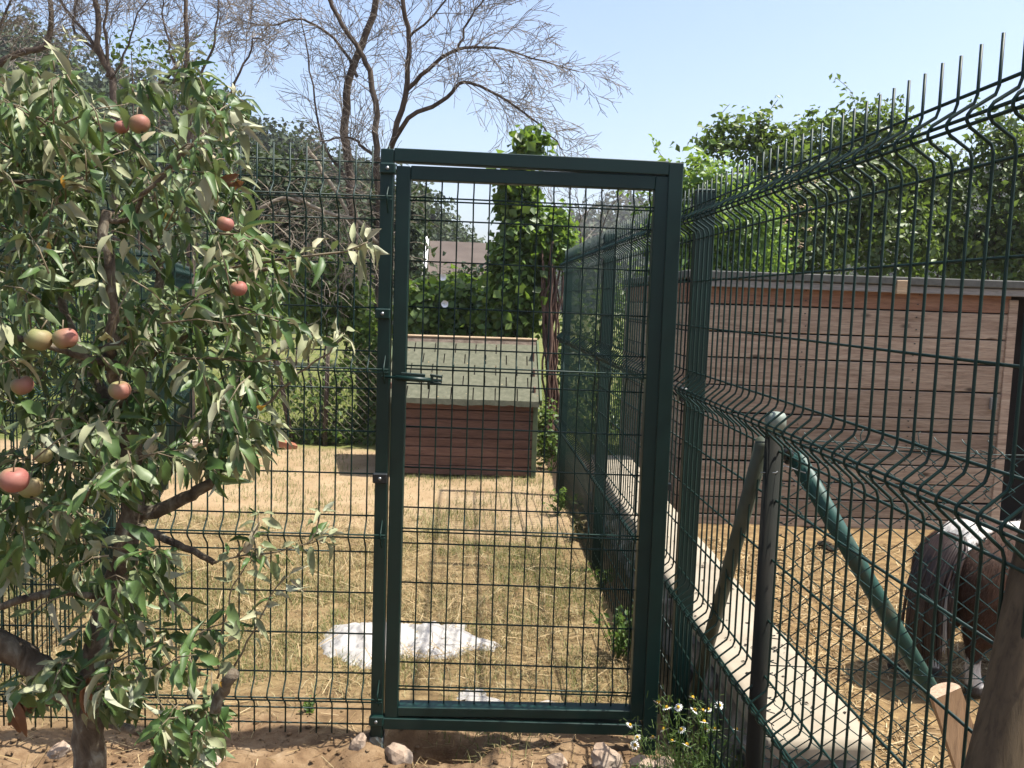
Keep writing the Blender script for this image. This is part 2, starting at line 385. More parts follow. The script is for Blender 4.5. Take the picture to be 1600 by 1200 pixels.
def join_arrays(parts):
    Vs, Fs, o = [], [], 0
    for V, F in parts: Vs.append(V); Fs.append(F+o); o += len(V)
    return np.concatenate(Vs), np.concatenate(Fs)

def hill_trees(name, grid, rows, n, cr, leafn, lsize, mat):
    parts = []
    ni = grid.shape[0]
    for q in range(n):
        i = rnd.uniform(0, ni-1.01); k = rows*rnd.random()**.6
        i0, k0 = int(i), min(int(k), rows-1); fi, fk = i-i0, k-k0
        p = (grid[i0, k0]*(1-fi)*(1-fk) + grid[i0+1, k0]*fi*(1-fk) + grid[i0, k0+1]*(1-fi)*fk + grid[i0+1, k0+1]*fi*fk)
        r = cr*rnd.uniform(.55, 1.3); h = r*rnd.uniform(1.0, 1.7)
        d = nr.normal(size=(leafn, 3)); d /= np.linalg.norm(d, axis=1, keepdims=True)
        lump = 1+.22*np.sin(d[:, 0]*5+q)*np.cos(d[:, 2]*6+q*2)
        P = p + np.array([0, 0, h*.15]) + d*np.array([r, r, h])*(lump*nr.uniform(.7, 1.02, leafn))[:, None]
        N = d + nr.normal(size=(leafn, 3))*.5
        parts.append(quads_cloud(P, lsize*nr.uniform(.6, 1.4, leafn), N, .8))
    V, F = join_arrays(parts)
    o = link(name, np_mesh(name, V, F, mat)); tag(o, kind='stuff'); return o

M['hillsoil'] = simple('hill_undergrowth', [(.3, (.022, .036, .016)), (.7, (.05, .062, .03))], .5, .95, .1, 0)
gL, rw = hill('wooded_hill', [(-420, 20), (-120, 30), (0, 62), (60, 72), (110, 105), (180, 135), (260, 160), (340, 178), (400, 200), (450, 222), (482, 238), (520, 258), (600, 282), (650, 305), (680, 335), (715, 375), (745, 402), (800, 440)], 34, 70, M['hillsoil'])
o = hill_trees('hillside_trees', gL, rw, 620, 1.35, 150, .34, M['hleaf'])
tag(o, 'dense dark green woodland covering the near hillside on the left', 'woodland')
gR, rw = hill('far_hill', [(700, 440), (800, 412), (860, 385), (905, 358), (950, 340), (1000, 330), (1060, 318), (1200, 310), (1400, 292), (1520, 280), (1620, 272), (1900, 280)], 120, 230, M['hillsoil'])
o = hill_trees('far_hill_trees', gR, rw, 520, 4.6, 110, 1.25, M['hleaf'])
tag(o, 'hazy wooded ridge far away beyond the right hand fence', 'woodland')

# ------------------------------------------------------------------ welded mesh fence panels
WR = .0030
def wire_profile(z0, z1, folds, depth=.045):
    """vertical wire with V folds bulging to +y; folds = list of (top, bottom)"""
    pts = [(0, 0, z1)]
    for t, b in sorted(folds, reverse=True):
        c = (t+b)/2; h = (t-b)
        pts += [(0, 0, t-.006), (0, depth*.10, t-.02), (0, depth*.86, c+.014), (0, depth, c+.004), (0, depth, c-.004), (0, depth*.86, c-.014), (0, depth*.10, b+.02), (0, 0, b+.006)]
    pts.append((0, 0, z0))
    return pts
def panel(name, label, a, b, z0, z1, rails, folds, sp, group, cat='fence panel', flip=1, sides=6, start=None, rad=WR, depth=.045):
    """a, b: ground points; rails: list of (z, kind) kind 0 = plane rail in front, 1 = apex rail"""
    a, b = Vector(a), Vector(b); L = (b-a).length; rz = math.atan2(b.y-a.y, b.x-a.x)
    t = empty(name, (a.x, a.y, 0), rz); tag(t, label, cat, group)
    vm = MB().tube([(p[0], p[1]*flip, p[2]) for p in wire_profile(z0, z1, folds, depth)], rad, sides).mesh('vertical_wire', M['wire'], True)
    x = sp*.5 if start is None else start
    while x < L-.002:
        o = link('vertical_wire', vm, t); o.location = (x, 0, rnd.uniform(-.002, .002)); x += sp
    hm = MB().tube([(0.004, 0, 0), (L-.004, 0, 0)], rad, sides).mesh('horizontal_wire', M['wire'], True)
    for z, k in rails:
        o = link('horizontal_wire', hm, t); o.location = (0, (-rad*2 if k == 0 else depth-rad*2)*flip, z)
    return t, rz, L

# left panel of the front fence: plane Y = 3.05
frails = [(2.112, 0), (2.053, 0), (1.995, 1), (1.985, 1), (1.920, 0), (1.769, 0), (1.618, 0), (1.467, 0), (1.408, 1), (1.398, 1), (1.335, 0), (1.184, 0), (1.033, 0), (.882, 0), (.824, 1), (.814, 1), (.75, 0), (.60, 0), (.448, 0), (.301, 0), (.223, 1), (.213, 1), (.166, 0), (.109, 0)]
ffolds = [(2.050, 1.925), (1.467, 1.337), (.882, .752), (.295, .168)]
# direction a->b is +X; +y local = away; bulge goes towards the camera -> flip=-1
FX0, FX1 = -1.80, -.352
panel('mesh_fence_panel', 'green welded mesh panel left of the gate, behind the apple tree', (FX0, 3.03, 0), (FX1, 3.03, 0), .075, 2.167, frails, ffolds, .0559, 'green welded mesh fence panels', flip=-1, start=(FX1-FX0-.02) % .0559)

# right fence: X = .80 - .02985*Y, bulge towards -X.  a->b along +Y: local +y = -X side
def fx(y): return .80-.02985*y
RZ = CH
rr = [(.357, 0), (.302, 1), (.290, 1), (.236, 0), (.088, 0), (-.072, 0), (-.232, 0), (-.290, 1), (-.302, 1), (-.362, 0), (-.49, 0), (-.646, 0), (-.808, 0), (-.958, 0), (-1.012, 1), (-1.024, 1), (-1.085, 0), (-1.225, 0), (-1.369, 0), (-1.50, 0), (-1.57, 0)]
rrails = [(CH+z, k) for z, k in rr]
rfolds = [(CH+.354, CH+.240), (CH-.232, CH-.360), (CH-.958, CH-1.083)]
posts_y = [.66, 3.14, 5.22, 7.32]
labs = ['green welded mesh panel nearest the camera in the right fence', 'green welded mesh panel just behind the gate in the right fence', 'green welded mesh panel at the far end of the right fence by the kennel']
for i in range(3):
    y0, y1 = posts_y[i], posts_y[i+1]
    panel('mesh_fence_panel', labs[i], (fx(y0)-.002, y0+.002, 0), (fx(y1)-.002, y1-.002, 0), .05, CH+.425, rrails, rfolds, .0565, 'green welded mesh fence panels', flip=1, sides=6 if i < 2 else 4, rad=WR if i else .0031, start=.0565*.5 if i else (1.625-y0) % .0565, depth=.046)
def clip_box(parent, loc, size=(.03, .04, .045), mat='black', bolt=None):
    o = MB().box((0, 0, 0), size).build('clamp', M[mat], parent, bevel=.004); o.location = loc
    if bolt:
        b = MB().tube([(0, 0, 0), (0, bolt, 0)], .006, 8).build('bolt', M['steel'], o, True); b.location = (0, -size[1]/2, 0)
    return o
def fence_post(label, x, y, ztop, wd=.06, rz=0, clamps=(1.0,), group='green fence posts', side=-1, z0=-.1):
    t = empty('fence_post', (x, y, 0), rz); tag(t, label, 'fence post', group)
    MB().box((0, 0, (ztop+z0)/2), (wd, wd*.8, ztop-z0)).build('tube', M['gate'], t, bevel=.003)
    MB().box((0, 0, ztop+.004), (wd+.004, wd*.8+.004, .012)).build('cap', M['gate'], t, bevel=.003)
    for c in clamps: clip_box(t, (side*(wd/2+.014), -.01, c), (.03, .05, .05))
    return t
plabs = ['square green fence post beside the right gate post, carrying the nearest mesh panel', 'green fence post seen through the right side of the gate mesh', 'green end post of the right fence nearest the kennel']
for i, y in enumerate(posts_y[1:]):
    fence_post(plabs[i], fx(y)+.036, y, CH+.405, .066, 0, (1.34,), side=-1)

# left boundary fence seen behind the apple tree
lp = [(-1.80, 3.05), (-2.05, 4.74), (-2.66, 7.17), (-3.27, 9.45)]
ll = ['green mesh panel of the left side fence nearest the front corner', 'green mesh panel in the middle of the left side fence', 'green mesh panel at the far end of the left side fence']
for i in range(3):
    panel('mesh_fence_panel', ll[i], lp[i]+(0,), lp[i+1]+(0,), .05, 1.9, [(z-.18, k) for z, k in frails if z > .3], [(a-.18, b-.18) for a, b in ffolds[:3]], .0565, 'green welded mesh fence panels', flip=-1, sides=4)
for i, (q, lb) in enumerate(zip(lp, ['green corner post of the front fence behind the apple crown', 'green post of the left side fence nearest the front', 'green post second from the far end of the left side fence', 'green post at the far left corner of the yard'])):
    fence_post(lb, q[0]-.04, q[1], 2.1 if i == 0 else 1.85, .07, 0, (1.2, .5))

# ------------------------------------------------------------------ the gate
YG = 3.05
gt = empty('gate', tuple(at(800, 1130, YG))); tag(gt, 'closed green steel gate with mesh infill in a square tube frame', 'gate')
gloc = Vector(gt.location)
def gbeam(name, p, q, wd, dep, mat='gate', parent=gt, yo=0):
    a, b = at(*p, Y=YG) - gloc, at(*q, Y=YG) - gloc
    a.y += yo; b.y += yo
    vert = abs(b.z-a.z) > abs(b.x-a.x)
    mb = MB().beam(a, b, wd if vert else dep, dep if vert else wd, up=(0, 1, 0) if vert else (0, 0, 1))
    return mb.build(name, M[mat], parent, bevel=.0025)
# outer frame
gbeam('frame_post', (606.5, 234), (588, 1215), .044, .05)
gbeam('frame_post', (1055, 255.5), (1009, 1225), .0505, .05)
gbeam('top_bar', (617, 243.2), (1043.5, 264.6), .0455, .0495)
gbeam('bottom_bar', (599, 1126), (1001.5, 1136.5), .042, .049)
# leaf frame (swings): stile, rails
gbeam('leaf_stile', (631.3, 260.5), (611.7, 1118), .0485, .046, yo=.004)
gbeam('leaf_stile', (1033.8, 276.5), (993.3, 1122), .0475, .046, yo=.004)
gbeam('leaf_rail', (642.6, 270.8), (1022.5, 286.6), .0475, .0455, yo=.004)
gbeam('leaf_rail', (622, 1108.5), (984.5, 1114), .034, .062, yo=.012)
# mesh infill of the leaf
gz_ = [1.998, 1.987, 1.925, 1.782, 1.622, 1.478, 1.418, 1.406, 1.351, 1.197, 1.05, .904, .836, .824, .772, .626, .478, .326, .251, .239]
gf = [(2.05, 1.93), (1.478, 1.348), (.904, .77), (.326, .195)]
DZ = .0085
prof = wire_profile(.17, 2.07, gf, .03)
vm = MB().tube([(p[0], -p[1], p[2]) for p in prof], WR, 6).mesh('vertical_wire', M['wire'], True)
xa = at(641, 300, YG+.012).x
for i in range(16):
    xt = 641+24.93*i; xb = 622.5+23.75*i
    pt, pb = at(xt, 300+.038*(xt-800), YG+.02), at(xb, 1085, YG+.02)
    dz = -(pt.x-at(800, 300, YG).x)*DZ
    o = link('vertical_wire', vm, gt)
    lean = math.atan2(pt.x-pb.x, pt.z-pb.z)
    o.rotation_euler = (0, lean, 0)
    o.location = (pb.x-gloc.x-math.sin(lean)*(pb.z-.0), .02, dz-gloc.z)
for z, k in [(z, 1 if any(abs(z-a) < .02 for a in (1.99, 1.412, .83, .245)) else 0) for z in gz_]:
    px_, py_ = topx((.03, YG+.02, z))
    lx = 641-(py_-300)*.0235+1; rx = 1024-(py_-300)*.049
    z0 = z
    a = at(lx-3, py_, YG+.02); b = at(rx+2, py_, YG+.02)
    cx = at(800, py_, YG).x
    pa = Vector((a.x, YG+.02, z-(a.x-cx)*DZ))-gloc; pb = Vector((b.x, YG+.02, z-(b.x-cx)*DZ))-gloc
    yo = -.030 if k else .006
    pa.y += yo; pb.y += yo
    MB().tube([pa, pb], WR, 6).build('horizontal_wire', M['wire'], gt, True)
# latch: barrel, bolt, handle, staple plate
lt = empty('latch', at(648, 592, YG-.03)-gloc); lt.parent = gt
def lrel(px, py, dy=0): return at(px, py, YG-.03+dy)-gloc-Vector(lt.location)
MB().tube([lrel(618, 590), lrel(673, 594)], .0085, 10).build('barrel', M['gate'], lt, True)
MB().tube([lrel(596, 588.5), lrel(690, 595)], .0048, 8).build('bolt', M['gate'], lt, True)
MB().tube([lrel(664, 592), lrel(668, 593), lrel(669.5, 596), lrel(670, 608)], .0045, 8).build('handle', M['gate'], lt, True)
MB().beam(lrel(626, 588, .012), lrel(664, 591, .012), .012, .03).build('plate', M['gate'], lt, bevel=.002)
MB().beam(lrel(672, 586), lrel(691, 589), .01, .009).beam(lrel(672, 597), lrel(689, 600), .01, .009).beam(lrel(675, 586), lrel(675, 600), .01, .01).build('keeper', M['gate'], lt, bevel=.0015)
MB().beam(lrel(603, 573, .02), lrel(602, 604, .02), .034, .014, up=(0, 1, 0)).build('strike_plate', M['gate'], lt, bevel=.002)
# hinge clamps and brackets on the left post with bolts, plus small stubs
for (px_, py_) in ((606, 263), (598, 490), (594, 747), (588, 1126)):
    p = at(px_, py_, YG-.032)-gloc
    c = clip_box(gt, p, (.052, .02, .036), 'gate', -.004)
    if py_ == 747: c['label'] = 'black plastic clamp'; c.data.materials[0] = M['black']
for (px_, py_) in ((611, 1088), (1043, 760)):
    p = at(px_, py_, YG)-gloc; MB().box((0, 0, 0), (.022, .03, .022)).build('spacer', M['black'], gt).location = p
# clear film wound around the foot of the left post
p0, p1 = at(588.8, 1146, YG), at(587.5, 1196, YG)
mb = MB(); ring = 14; rows_ = 9
for k in range(rows_):
    t = k/(rows_-1); c = p0.lerp(p1, t)
    for j in range(ring):
        an = 2*math.pi*j/ring; ww = max(abs(math.cos(an)), abs(math.sin(an)))
        r_ = (.0265/ww)*(1+.10*fnoise((math.cos(an)*2, math.sin(an)*2, t*6), 2.2, 8))+.004*(t > .8)
        mb.v.append((c.x+r_*math.cos(an), c.y+r_*math.sin(an)*1.12, c.z+.004*math.sin(3*an)))
for k in range(rows_-1):
    for j in range(ring):
        j2 = (j+1) % ring; mb.f.append((k*ring+j, k*ring+j2, (k+1)*ring+j2, (k+1)*ring+j))
o = mb.build('plastic_wrap', M['wrap']); tag(o, 'crinkled clear plastic film wrapped round the foot of the left gate post', 'plastic film')

# ------------------------------------------------------------------ low concrete wall
wl = empty('low_wall', (1.0, 2.45, 0)); tag(wl, 'low wall with a pale concrete top beside the right fence', 'low wall')
def wallmesh(xa, xb, ya, yb, z0, z1, amp, nx, ny, nz, seed, mat, name, smooth=True):
    """rough block as one skin: grid box with noise displacement"""
    bm = bmesh.new(); bmesh.ops.create_cube(bm, size=1)
    me = bpy.data.meshes.new(name)
    pts = {}
    V = []; F = []
    def vid(i, j, k):
        if (i, j, k) not in pts:
            x = xa+(xb-xa)*i/nx; y = ya+(yb-ya)*j/ny; z = z0+(z1-z0)*k/nz
            q = Vector((x, y, z))
            dx = amp*noise.noise(q*9+Vector((seed, 0, 0))); dy = amp*noise.noise(q*9+Vector((0, seed, 5))); dz = amp*.6*noise.noise(q*7+Vector((3, 0, seed)))
            dx += amp*.6*noise.noise(q*24); dy += amp*.6*noise.noise(q*22)
            pts[(i, j, k)] = len(V); V.append((x+dx-1.0, y+dy-2.45, z+dz))
        return pts[(i, j, k)]
    for i in range(nx):
        for j in range(ny):
            F.append((vid(i, j, nz), vid(i+1, j, nz), vid(i+1, j+1, nz), vid(i, j+1, nz)))
    for j in range(ny):
        for k in range(nz):
            F.append((vid(0, j+1, k), vid(0, j, k), vid(0, j, k+1), vid(0, j+1, k+1)))
            F.append((vid(nx, j, k), vid(nx, j+1, k), vid(nx, j+1, k+1), vid(nx, j, k+1)))
    for i in range(nx):
        for k in range(nz):
            F.append((vid(i, 0, k), vid(i+1, 0, k), vid(i+1, 0, k+1), vid(i, 0, k+1)))
            F.append((vid(i+1, ny, k), vid(i, ny, k), vid(i, ny, k+1), vid(i+1, ny, k+1)))
    bm.free()
    return link(name, np_mesh(name, np.array(V), np.array(F), mat, smooth), wl)
wallmesh(.845, 1.165, 2.42, 7.15, .345, .40, .007, 8, 110, 2, 5, M['concrete'], 'coping', False)
wallmesh(.875, 1.13, 2.47, 7.12, -.15, .343, .03, 5, 120, 9, 9, M['rubble'], 'footing')
def wall_debris():
    P = np.stack([nr.uniform(-.14, .15, 170), nr.uniform(.02, 4.6, 170), np.full(170, .404)], 1)
    V, F = quads_cloud(P, .016*nr.uniform(.3, 1.6, 170), np.tile([0, 0, 1.0], (170, 1)), .5)
    tag(link('debris', np_mesh('debris', V, F, M['dung']), wl), kind='stuff')
wall_debris()
def rock_mesh(r, seed, mat, squash=(1, 1, .7), sub=3, rough=.35):
    bm = bmesh.new(); bmesh.ops.create_icosphere(bm, subdivisions=sub, radius=1)
    off = Vector((seed*3.1, seed*1.7, seed*.9))
    planes = [Vector((rnd.gauss(0, 1), rnd.gauss(0, 1), rnd.gauss(0, 1))).normalized() for _ in range(9)]
    for v in bm.verts:
        d = v.co.normalized()
        rr_ = 1.0
        for pl in planes:
            c = d.dot(pl)
            if c > .62: rr_ = min(rr_, .72/c)
        rr_ *= 1+rough*.35*noise.noise(d*2.2+off)+rough*.12*noise.noise(d*7+off)
        v.co = Vector((d.x*squash[0], d.y*squash[1], d.z*squash[2]))*rr_*r
    me = bpy.data.meshes.new('rock'); bm.to_mesh(me); bm.free(); me.materials.append(mat)
    return me
# rubble stones along the left face and the broken near end
for k in range(46):
    y = 2.42+k*.1+rnd.uniform(-.03, .03); r_ = rnd.uniform(.035, .075)
    o = link('stone', rock_mesh(r_, k, M['rubble'], (.6, 1.1, .9), 2, .5), wl)
    o.location = (.862+rnd.uniform(-.02, .01)-1.0, y-2.45, rnd.uniform(.03, .30)); o.rotation_euler = (0, 0, rnd.uniform(0, 6))
for k in range(22):
    o = link('stone', rock_mesh(rnd.uniform(.03, .085), 60+k, M['rubble'], (1, .8, .9), 3, .5), wl)
    o.location = (rnd.uniform(.88, 1.16)-1.0, 2.43-2.45+rnd.uniform(-.05, .02), rnd.uniform(-.02, .29))

# ------------------------------------------------------------------ shed (stable) on the right
SY, SD = 7.0, 3.2
SX0, SX1 = 1.56, at(1566, 600, SY).x
HT = at(1300, 442, SY).z-PZ
sh = empty('stable', (SX0, SY, PZ)); tag(sh, 'red brown timber stable with grey felt roof and dark doorway', 'stable')
zs = [.03, .155, .28, .41, .525, .64, .755, .80, .905, 1.07, 1.25, 1.43, 1.62, 1.81]
bz = [at(1300, py, SY).z-PZ for py in (833, 806, 779, 752, 722, 700, 669, 648, 605, 562, 522, 480, 447)]
zz = [0.0]+bz
zz = sorted(zz)
for i in range(len(zz)-1):
    z0, z1 = zz[i], zz[i+1]-.012
    tilt = rnd.uniform(-.003, .003)
    mat = M['shedtop'] if i == len(zz)-2 else M['shedwood']
    o = MB().box((0, 0, 0), (SX1-SX0, .022, z1-z0)).build('plank', mat, sh, bevel=.004)
    o.location = ((SX1-SX0)/2, -.011+rnd.uniform(-.006, .006), (z0+z1)/2); o.rotation_euler = (math.radians(rnd.uniform(1, 3)), tilt, 0)
    o2 = MB().box((0, 0, 0), (SD, .022, z1-z0)).build('plank', mat, sh, bevel=.004)
    o2.location = (-.012, SD/2, (z0+z1)/2); o2.rotation_euler = (0, 0, math.pi/2)
nl = MB()
for i in range(len(zz)-1):
    for xq in (.06, .95, 1.86, SX1-SX0-.07):
        for dz_ in (.03, -.03): nl.box((xq+rnd.uniform(-.01, .01), -.026, (zz[i]+zz[i+1])/2+dz_*(zz[i+1]-zz[i])/.13), (.009, .008, .009))
tag(nl.build('nail_heads', M['black'], sh), kind='stuff')
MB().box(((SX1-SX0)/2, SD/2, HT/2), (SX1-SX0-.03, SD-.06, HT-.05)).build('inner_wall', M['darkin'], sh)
MB().box((SX1-SX0+.02, -.005, HT/2-.04), (.075, .06, HT-.1)).build('door_jamb', M['shedwood'], sh, bevel=.004)
MB().box((SX1-SX0+.9, .35, HT/2), (1.7, .04, HT-.02)).build('doorway_shade', M['darkin'], sh)  # near-black sheet, its colour stands in for the shade inside the doorway
MB().box((SX1-SX0+1.62, -.005, HT/2-.04), (.075, .06, HT-.1)).build('door_jamb', M['shedwood'], sh, bevel=.004)
MB().box((SX1-SX0+2.4, -.005, HT/2), (1.45, .03, HT-.1)).build('end_wall', M['shedwood'], sh)
MB().box(((SX1-SX0)/2+1.54, -.09, HT-.035), (SX1-SX0+3.1, .026, .055)).build('fascia', M['greywood'], sh, bevel=.003)
MB().box(((SX1-SX0)/2+1.56, SD/2, HT+.03), (SX1-SX0+3.2, SD+.26, .065)).build('roof', M['greyfelt'], sh, bevel=.008)
MB().box((at(1412, 440, SY-.13).x-SX0, -.125, HT-.02), (.11, .03, .11)).build('repair_patch', M['palewood'], sh, bevel=.004)
MB().box((at(1548, 630, SY).x-SX0, -.035, at(1548, 630, SY).z-PZ), (.05, .03, .10)).build('door_stop', M['greywood'], sh, bevel=.004)

# ------------------------------------------------------------------ kennel
KX0, KX1, KY = -.93, .405, 8.0
kn = empty('kennel', (KX0, KY, 0)); tag(kn, 'low red brown kennel with sloping green shingle roof at the back of the yard', 'kennel')
KW = KX1-KX0; kh = .70
nb = 8
for i in range(nb):
    h_ = kh/nb
    o = MB().box((0, 0, 0), (KW, .018, h_-.006)).build('board', M['kenwood'], kn, bevel=.003)
    o.location = (KW/2, rnd.uniform(-.002, .002), .02+h_*(i+.5)); o.rotation_euler = (math.radians(5), 0, 0)
    for sx in (0, KW):
        o = MB().box((0, 0, 0), (.93, .018, h_-.006)).build('board', M['kenwood'], kn, bevel=.003)
        o.location = (sx, .475, .02+h_*(i+.5)); o.rotation_euler = (0, 0, math.pi/2)
for k in range(3):
    ln = .93*(1-.28*k)
    for sx in (0, KW):
        o = MB().box((0, 0, 0), (ln, .018, .14)).build('board', M['kenwood'], kn, bevel=.003)
        o.location = (sx, .94-ln/2, kh+.09+.145*k); o.rotation_euler = (0, 0, math.pi/2)
MB().box((KW/2, .94, .6), (KW, .02, 1.18)).build('back_panel', M['kenwood'], kn)
MB().box((KW+.012, -.016, .36), (.045, .03, .70)).build('corner_trim', M['greentrim'], kn, bevel=.003)
MB().box((-.012, -.016, .36), (.045, .03, .70)).build('corner_trim', M['greentrim'], kn, bevel=.003)
# roof plane
e0 = Vector((-.05, -.11, .735)); r0 = Vector((-.05, .90, 1.235)); RWd = KW+.09
up_ = (r0-e0); Ls = up_.length; up_.normalize(); nrm = Vector((1, 0, 0)).cross(up_)
rot = Matrix((Vector((1, 0, 0)), up_, nrm)).transposed()
mid = (e0+r0)/2+Vector((RWd/2, 0, 0))
MB().box(mid-nrm*.012, (RWd, Ls, .02), rot).build('roof_deck', M['darkin'], kn)
ncol = 7; nrow = 5; sl = (Ls-.10)/nrow
for rI in range(nrow):
    sw = RWd/(ncol-.0); offx = (.5*sw if rI % 2 else 0)
    xx = -offx
    while xx < RWd-.01:
        xa_, xb_ = max(0, xx), min(RWd, xx+sw)
        if xb_-xa_ > .03:
            cen = e0 + Vector(((xa_+xb_)/2, 0, 0)) + up_*(sl*(rI+.5)+.01) + nrm*(.007+.0012*((rI+int(xx*9)) % 2))
            tl = Matrix.Rotation(math.radians(2.2), 3, 'X') @ Matrix.Rotation(math.radians(rnd.uniform(-.5, .5)), 3, 'Z')
            MB().box(cen, (xb_-xa_-.011, sl+.012, .008), rot @ tl).build('shingle', M['felt'], kn)
        xx += sw
MB().box(e0+Vector((RWd/2, 0, 0))+up_*(Ls-.05)+nrm*.006, (RWd, .11, .012), rot).build('ridge_strip', M['bark'], kn)
MB().box(e0+Vector((RWd/2, 0, 0))+up_*(Ls+.012)+nrm*.012, (RWd+.02, .03, .05), rot).build('back_trim', M['palewood'], kn, bevel=.003)
MB().box(e0+Vector((RWd+.014, 0, 0))+up_*(Ls/2)-nrm*.006, (.022, Ls, .06), rot).build('verge_trim', M['greentrim'], kn, bevel=.003)
MB().box(e0+Vector((-.014, 0, 0))+up_*(Ls/2)-nrm*.006, (.022, Ls, .06), rot).build('verge_trim', M['greentrim'], kn, bevel=.003)
P = np.array([(e0+Vector((rnd.uniform(.05, RWd), 0, 0))+up_*rnd.uniform(.03, Ls)+nrm*.012)[:] for _ in range(60)])
V, F = quads_cloud(P, .014*nr.uniform(.5, 1.5, 60), np.tile(np.array(nrm[:]), (60, 1)), .7); tag(link('fallen_bits', np_mesh('fallen_bits', V, F, M['straw']), kn), kind='stuff')
mb = MB()   # ragged felt edge hanging at the eave
nseg = 60
for i in range(nseg+1):
    x = RWd*i/nseg; dz_ = -.045-.012*fnoise((x, 0), 9, 4)-.008*fnoise((x, 1), 25, 4)
    b0 = e0+Vector((x, -.006, .004)); mb.v += [tuple(b0), tuple(b0+Vector((0, -.004, dz_))), tuple(b0+Vector((0, .008, dz_+.002))), tuple(b0+Vector((0, .012, 0)))]
for i in range(nseg):
    for a_ in range(4):
        b_ = (a_+1) % 4; mb.f.append((i*4+a_, i*4+b_, (i+1)*4+b_, (i+1)*4+a_))
mb.build('felt_edge', M['felt'], kn)

# ------------------------------------------------------------------ chain link fences
def zigzag(h, step, wv, depth, r, sides=3):
    pts = []; n = int(h/step)
    for i in range(n+1):
        s = 1 if i % 2 else -1
        pts.append((s*wv*.92, depth*(1 if i % 2 else -1)*.5, i*step-.004)); pts.append((s*wv, depth*(-1 if i % 2 else 1)*.5, i*step+.004))
    return MB().tube(pts, r, sides)
YC = 2.2
ch = empty('chain_link_fence', (.77, YC, 0)); tag(ch, 'green chain link fence with a slack top wire in front of the pony', 'chain link fence')
zm = zigzag(1.30, .034, .0185, .012, .0016, 4).mesh('wire_strand', M['chain'], False)
for i in range(36):
    o = link('wire_strand', zm, ch); o.location = (.02+.035*i, 0, .012+rnd.uniform(-.004, .004)+(.034 if i % 2 else 0)); o.rotation_euler = (0, rnd.uniform(-.006, .006), 0)
for z_ in (1.325, 1.315, .72):
    pts = [(x, .004, z_-.02*math.sin(math.pi*min(1, x/1.3))+.004*math.sin(9*x)) for x in np.linspace(-.01, 1.3, 24)]
    MB().tube(pts, .0016, 5).build('line_wire', M['chain'], ch, True)
for i in range(7):
    tw = MB()
    x = .16+.16*i+rnd.uniform(-.03, .03); pts = [(x+.012*math.sin(k*.9)+.006*k, .01*math.cos(k*1.1), 1.30+.008*k+.012*math.sin(k*1.3+i)) for k in range(7)]
    tw.tube(pts, .0013, 4); tw.build('wire_end', M['chain'], ch, True)
le = MB()
for k in range(26):   # loose mesh ends on the left of the post
    z0 = .42+.034*k; sgn = rnd.uniform(.03, .055)
    le.tube([(.01, 0, z0), (-sgn, .012*rnd.uniform(-1, 1), z0+.018+rnd.uniform(-.01, .01)), (-sgn+.012, .01, z0+.034), (.0, .005, z0+.042)], .0015, 4)
le.build('loose_mesh_ends', M['chain'], ch, True)
# corner post with cap and two braces
pt = at(1212, 655, YC); pz = pt.z
cp = empty('corner_post', (pt.x, YC, 0)); tag(cp, 'weathered round fence post with pale cap and two braces', 'fence post')
MB().tube([(0, 0, -.2), (0, 0, pz-.012)], .0235, 16).build('tube', M['oldpost'], cp, True)
MB().tube([(0, 0, pz-.03), (0, 0, pz+.006), (0, 0, pz+.016), (0, 0, pz+.019)], [.027, .027, .022, .010], 16).build('cap', M['plasticcap'], cp, True)
bo = Vector((pt.x, YC, 0))
b1 = MB().tube([at(1193, 690, YC+.05)-bo, Vector((.757, 2.98, .25))-bo], [.021, .021], 14).build('brace', M['olive'], cp, True)
b1['label'] = 'olive brace slanting down to the wall'
ga, gb_ = at(1243, 712, YC+.04), at(1462, 1092, YC+.06)
b2 = MB().tube([ga-bo, ga.lerp(gb_, .5)-bo, ga.lerp(gb_, 1.5)-bo], [.024, .024, .024], 16).build('brace', M['tube'], cp, True)
b2['label'] = 'bright green tubular brace slanting into the paddock'
MB().tube([(.022, -.004, pz-.10), (.03, -.012, pz-.075), (.045, .0, pz-.09), (.04, .012, pz-.115)], .008, 8).build('brace_clamp', M['black'], cp, True)
MB().tube([(-.03, .0, pz-.14), (.0, -.027, pz-.135), (.03, 0, pz-.12), (.09, .01, pz-.14)], .0018, 5).build('tie_wire', M['steel'], cp, True)

# leaning log (in front of the mesh) and sawn stake (behind it)
lg0, lg1 = at(1538, 1250, 1.17), at(1640, 840, 1.22)
mb = MB(); N_ = 24; pts = []; rad_ = []
for i in range(N_+1):
    t = i/N_*1.0; p = lg0.lerp(lg1, -.6+1.9*t); p += Vector((.003*math.sin(5*t), 0, 0)); pts.append(p-lg0); rad_.append(.0385*(1+.03*math.sin(9*t)-.05*t))
mb.tube(pts, rad_, 22)
o = mb.build('leaning_log', M['log'], None, True); o.location = lg0; tag(o, 'round weathered wooden pole leaning in front of the mesh at bottom right', 'wooden pole')
s0, s1 = at(1477, 1082, 1.62), at(1560, 1330, 1.60)
dirs = (s1-s0).normalized(); mb = MB(); ring = 20; nn = 12
ax = dirs.cross(Vector((0, 1, 0))).normalized(); ay = ax.cross(dirs)
for k in range(nn+1):
    c = (s1-s0)*(k/nn*1.3)
    for j in range(ring):
        an = 2*math.pi*j/ring; xx = math.cos(an); yy = math.sin(an)
        rr_ = .031
        q = ax*xx*rr_ + ay*max(-.2, yy)*rr_*1.1
        top = Vector((0, 0, 0)) if k else -dirs*q.dot(Vector((0, .3, 1)))*.25
        mb.v.append(tuple(c+q+top))
for k in range(nn):
    for j in range(ring):
        j2 = (j+1) % ring; mb.f.append((k*ring+j, (k+1)*ring+j, (k+1)*ring+j2, k*ring+j2))
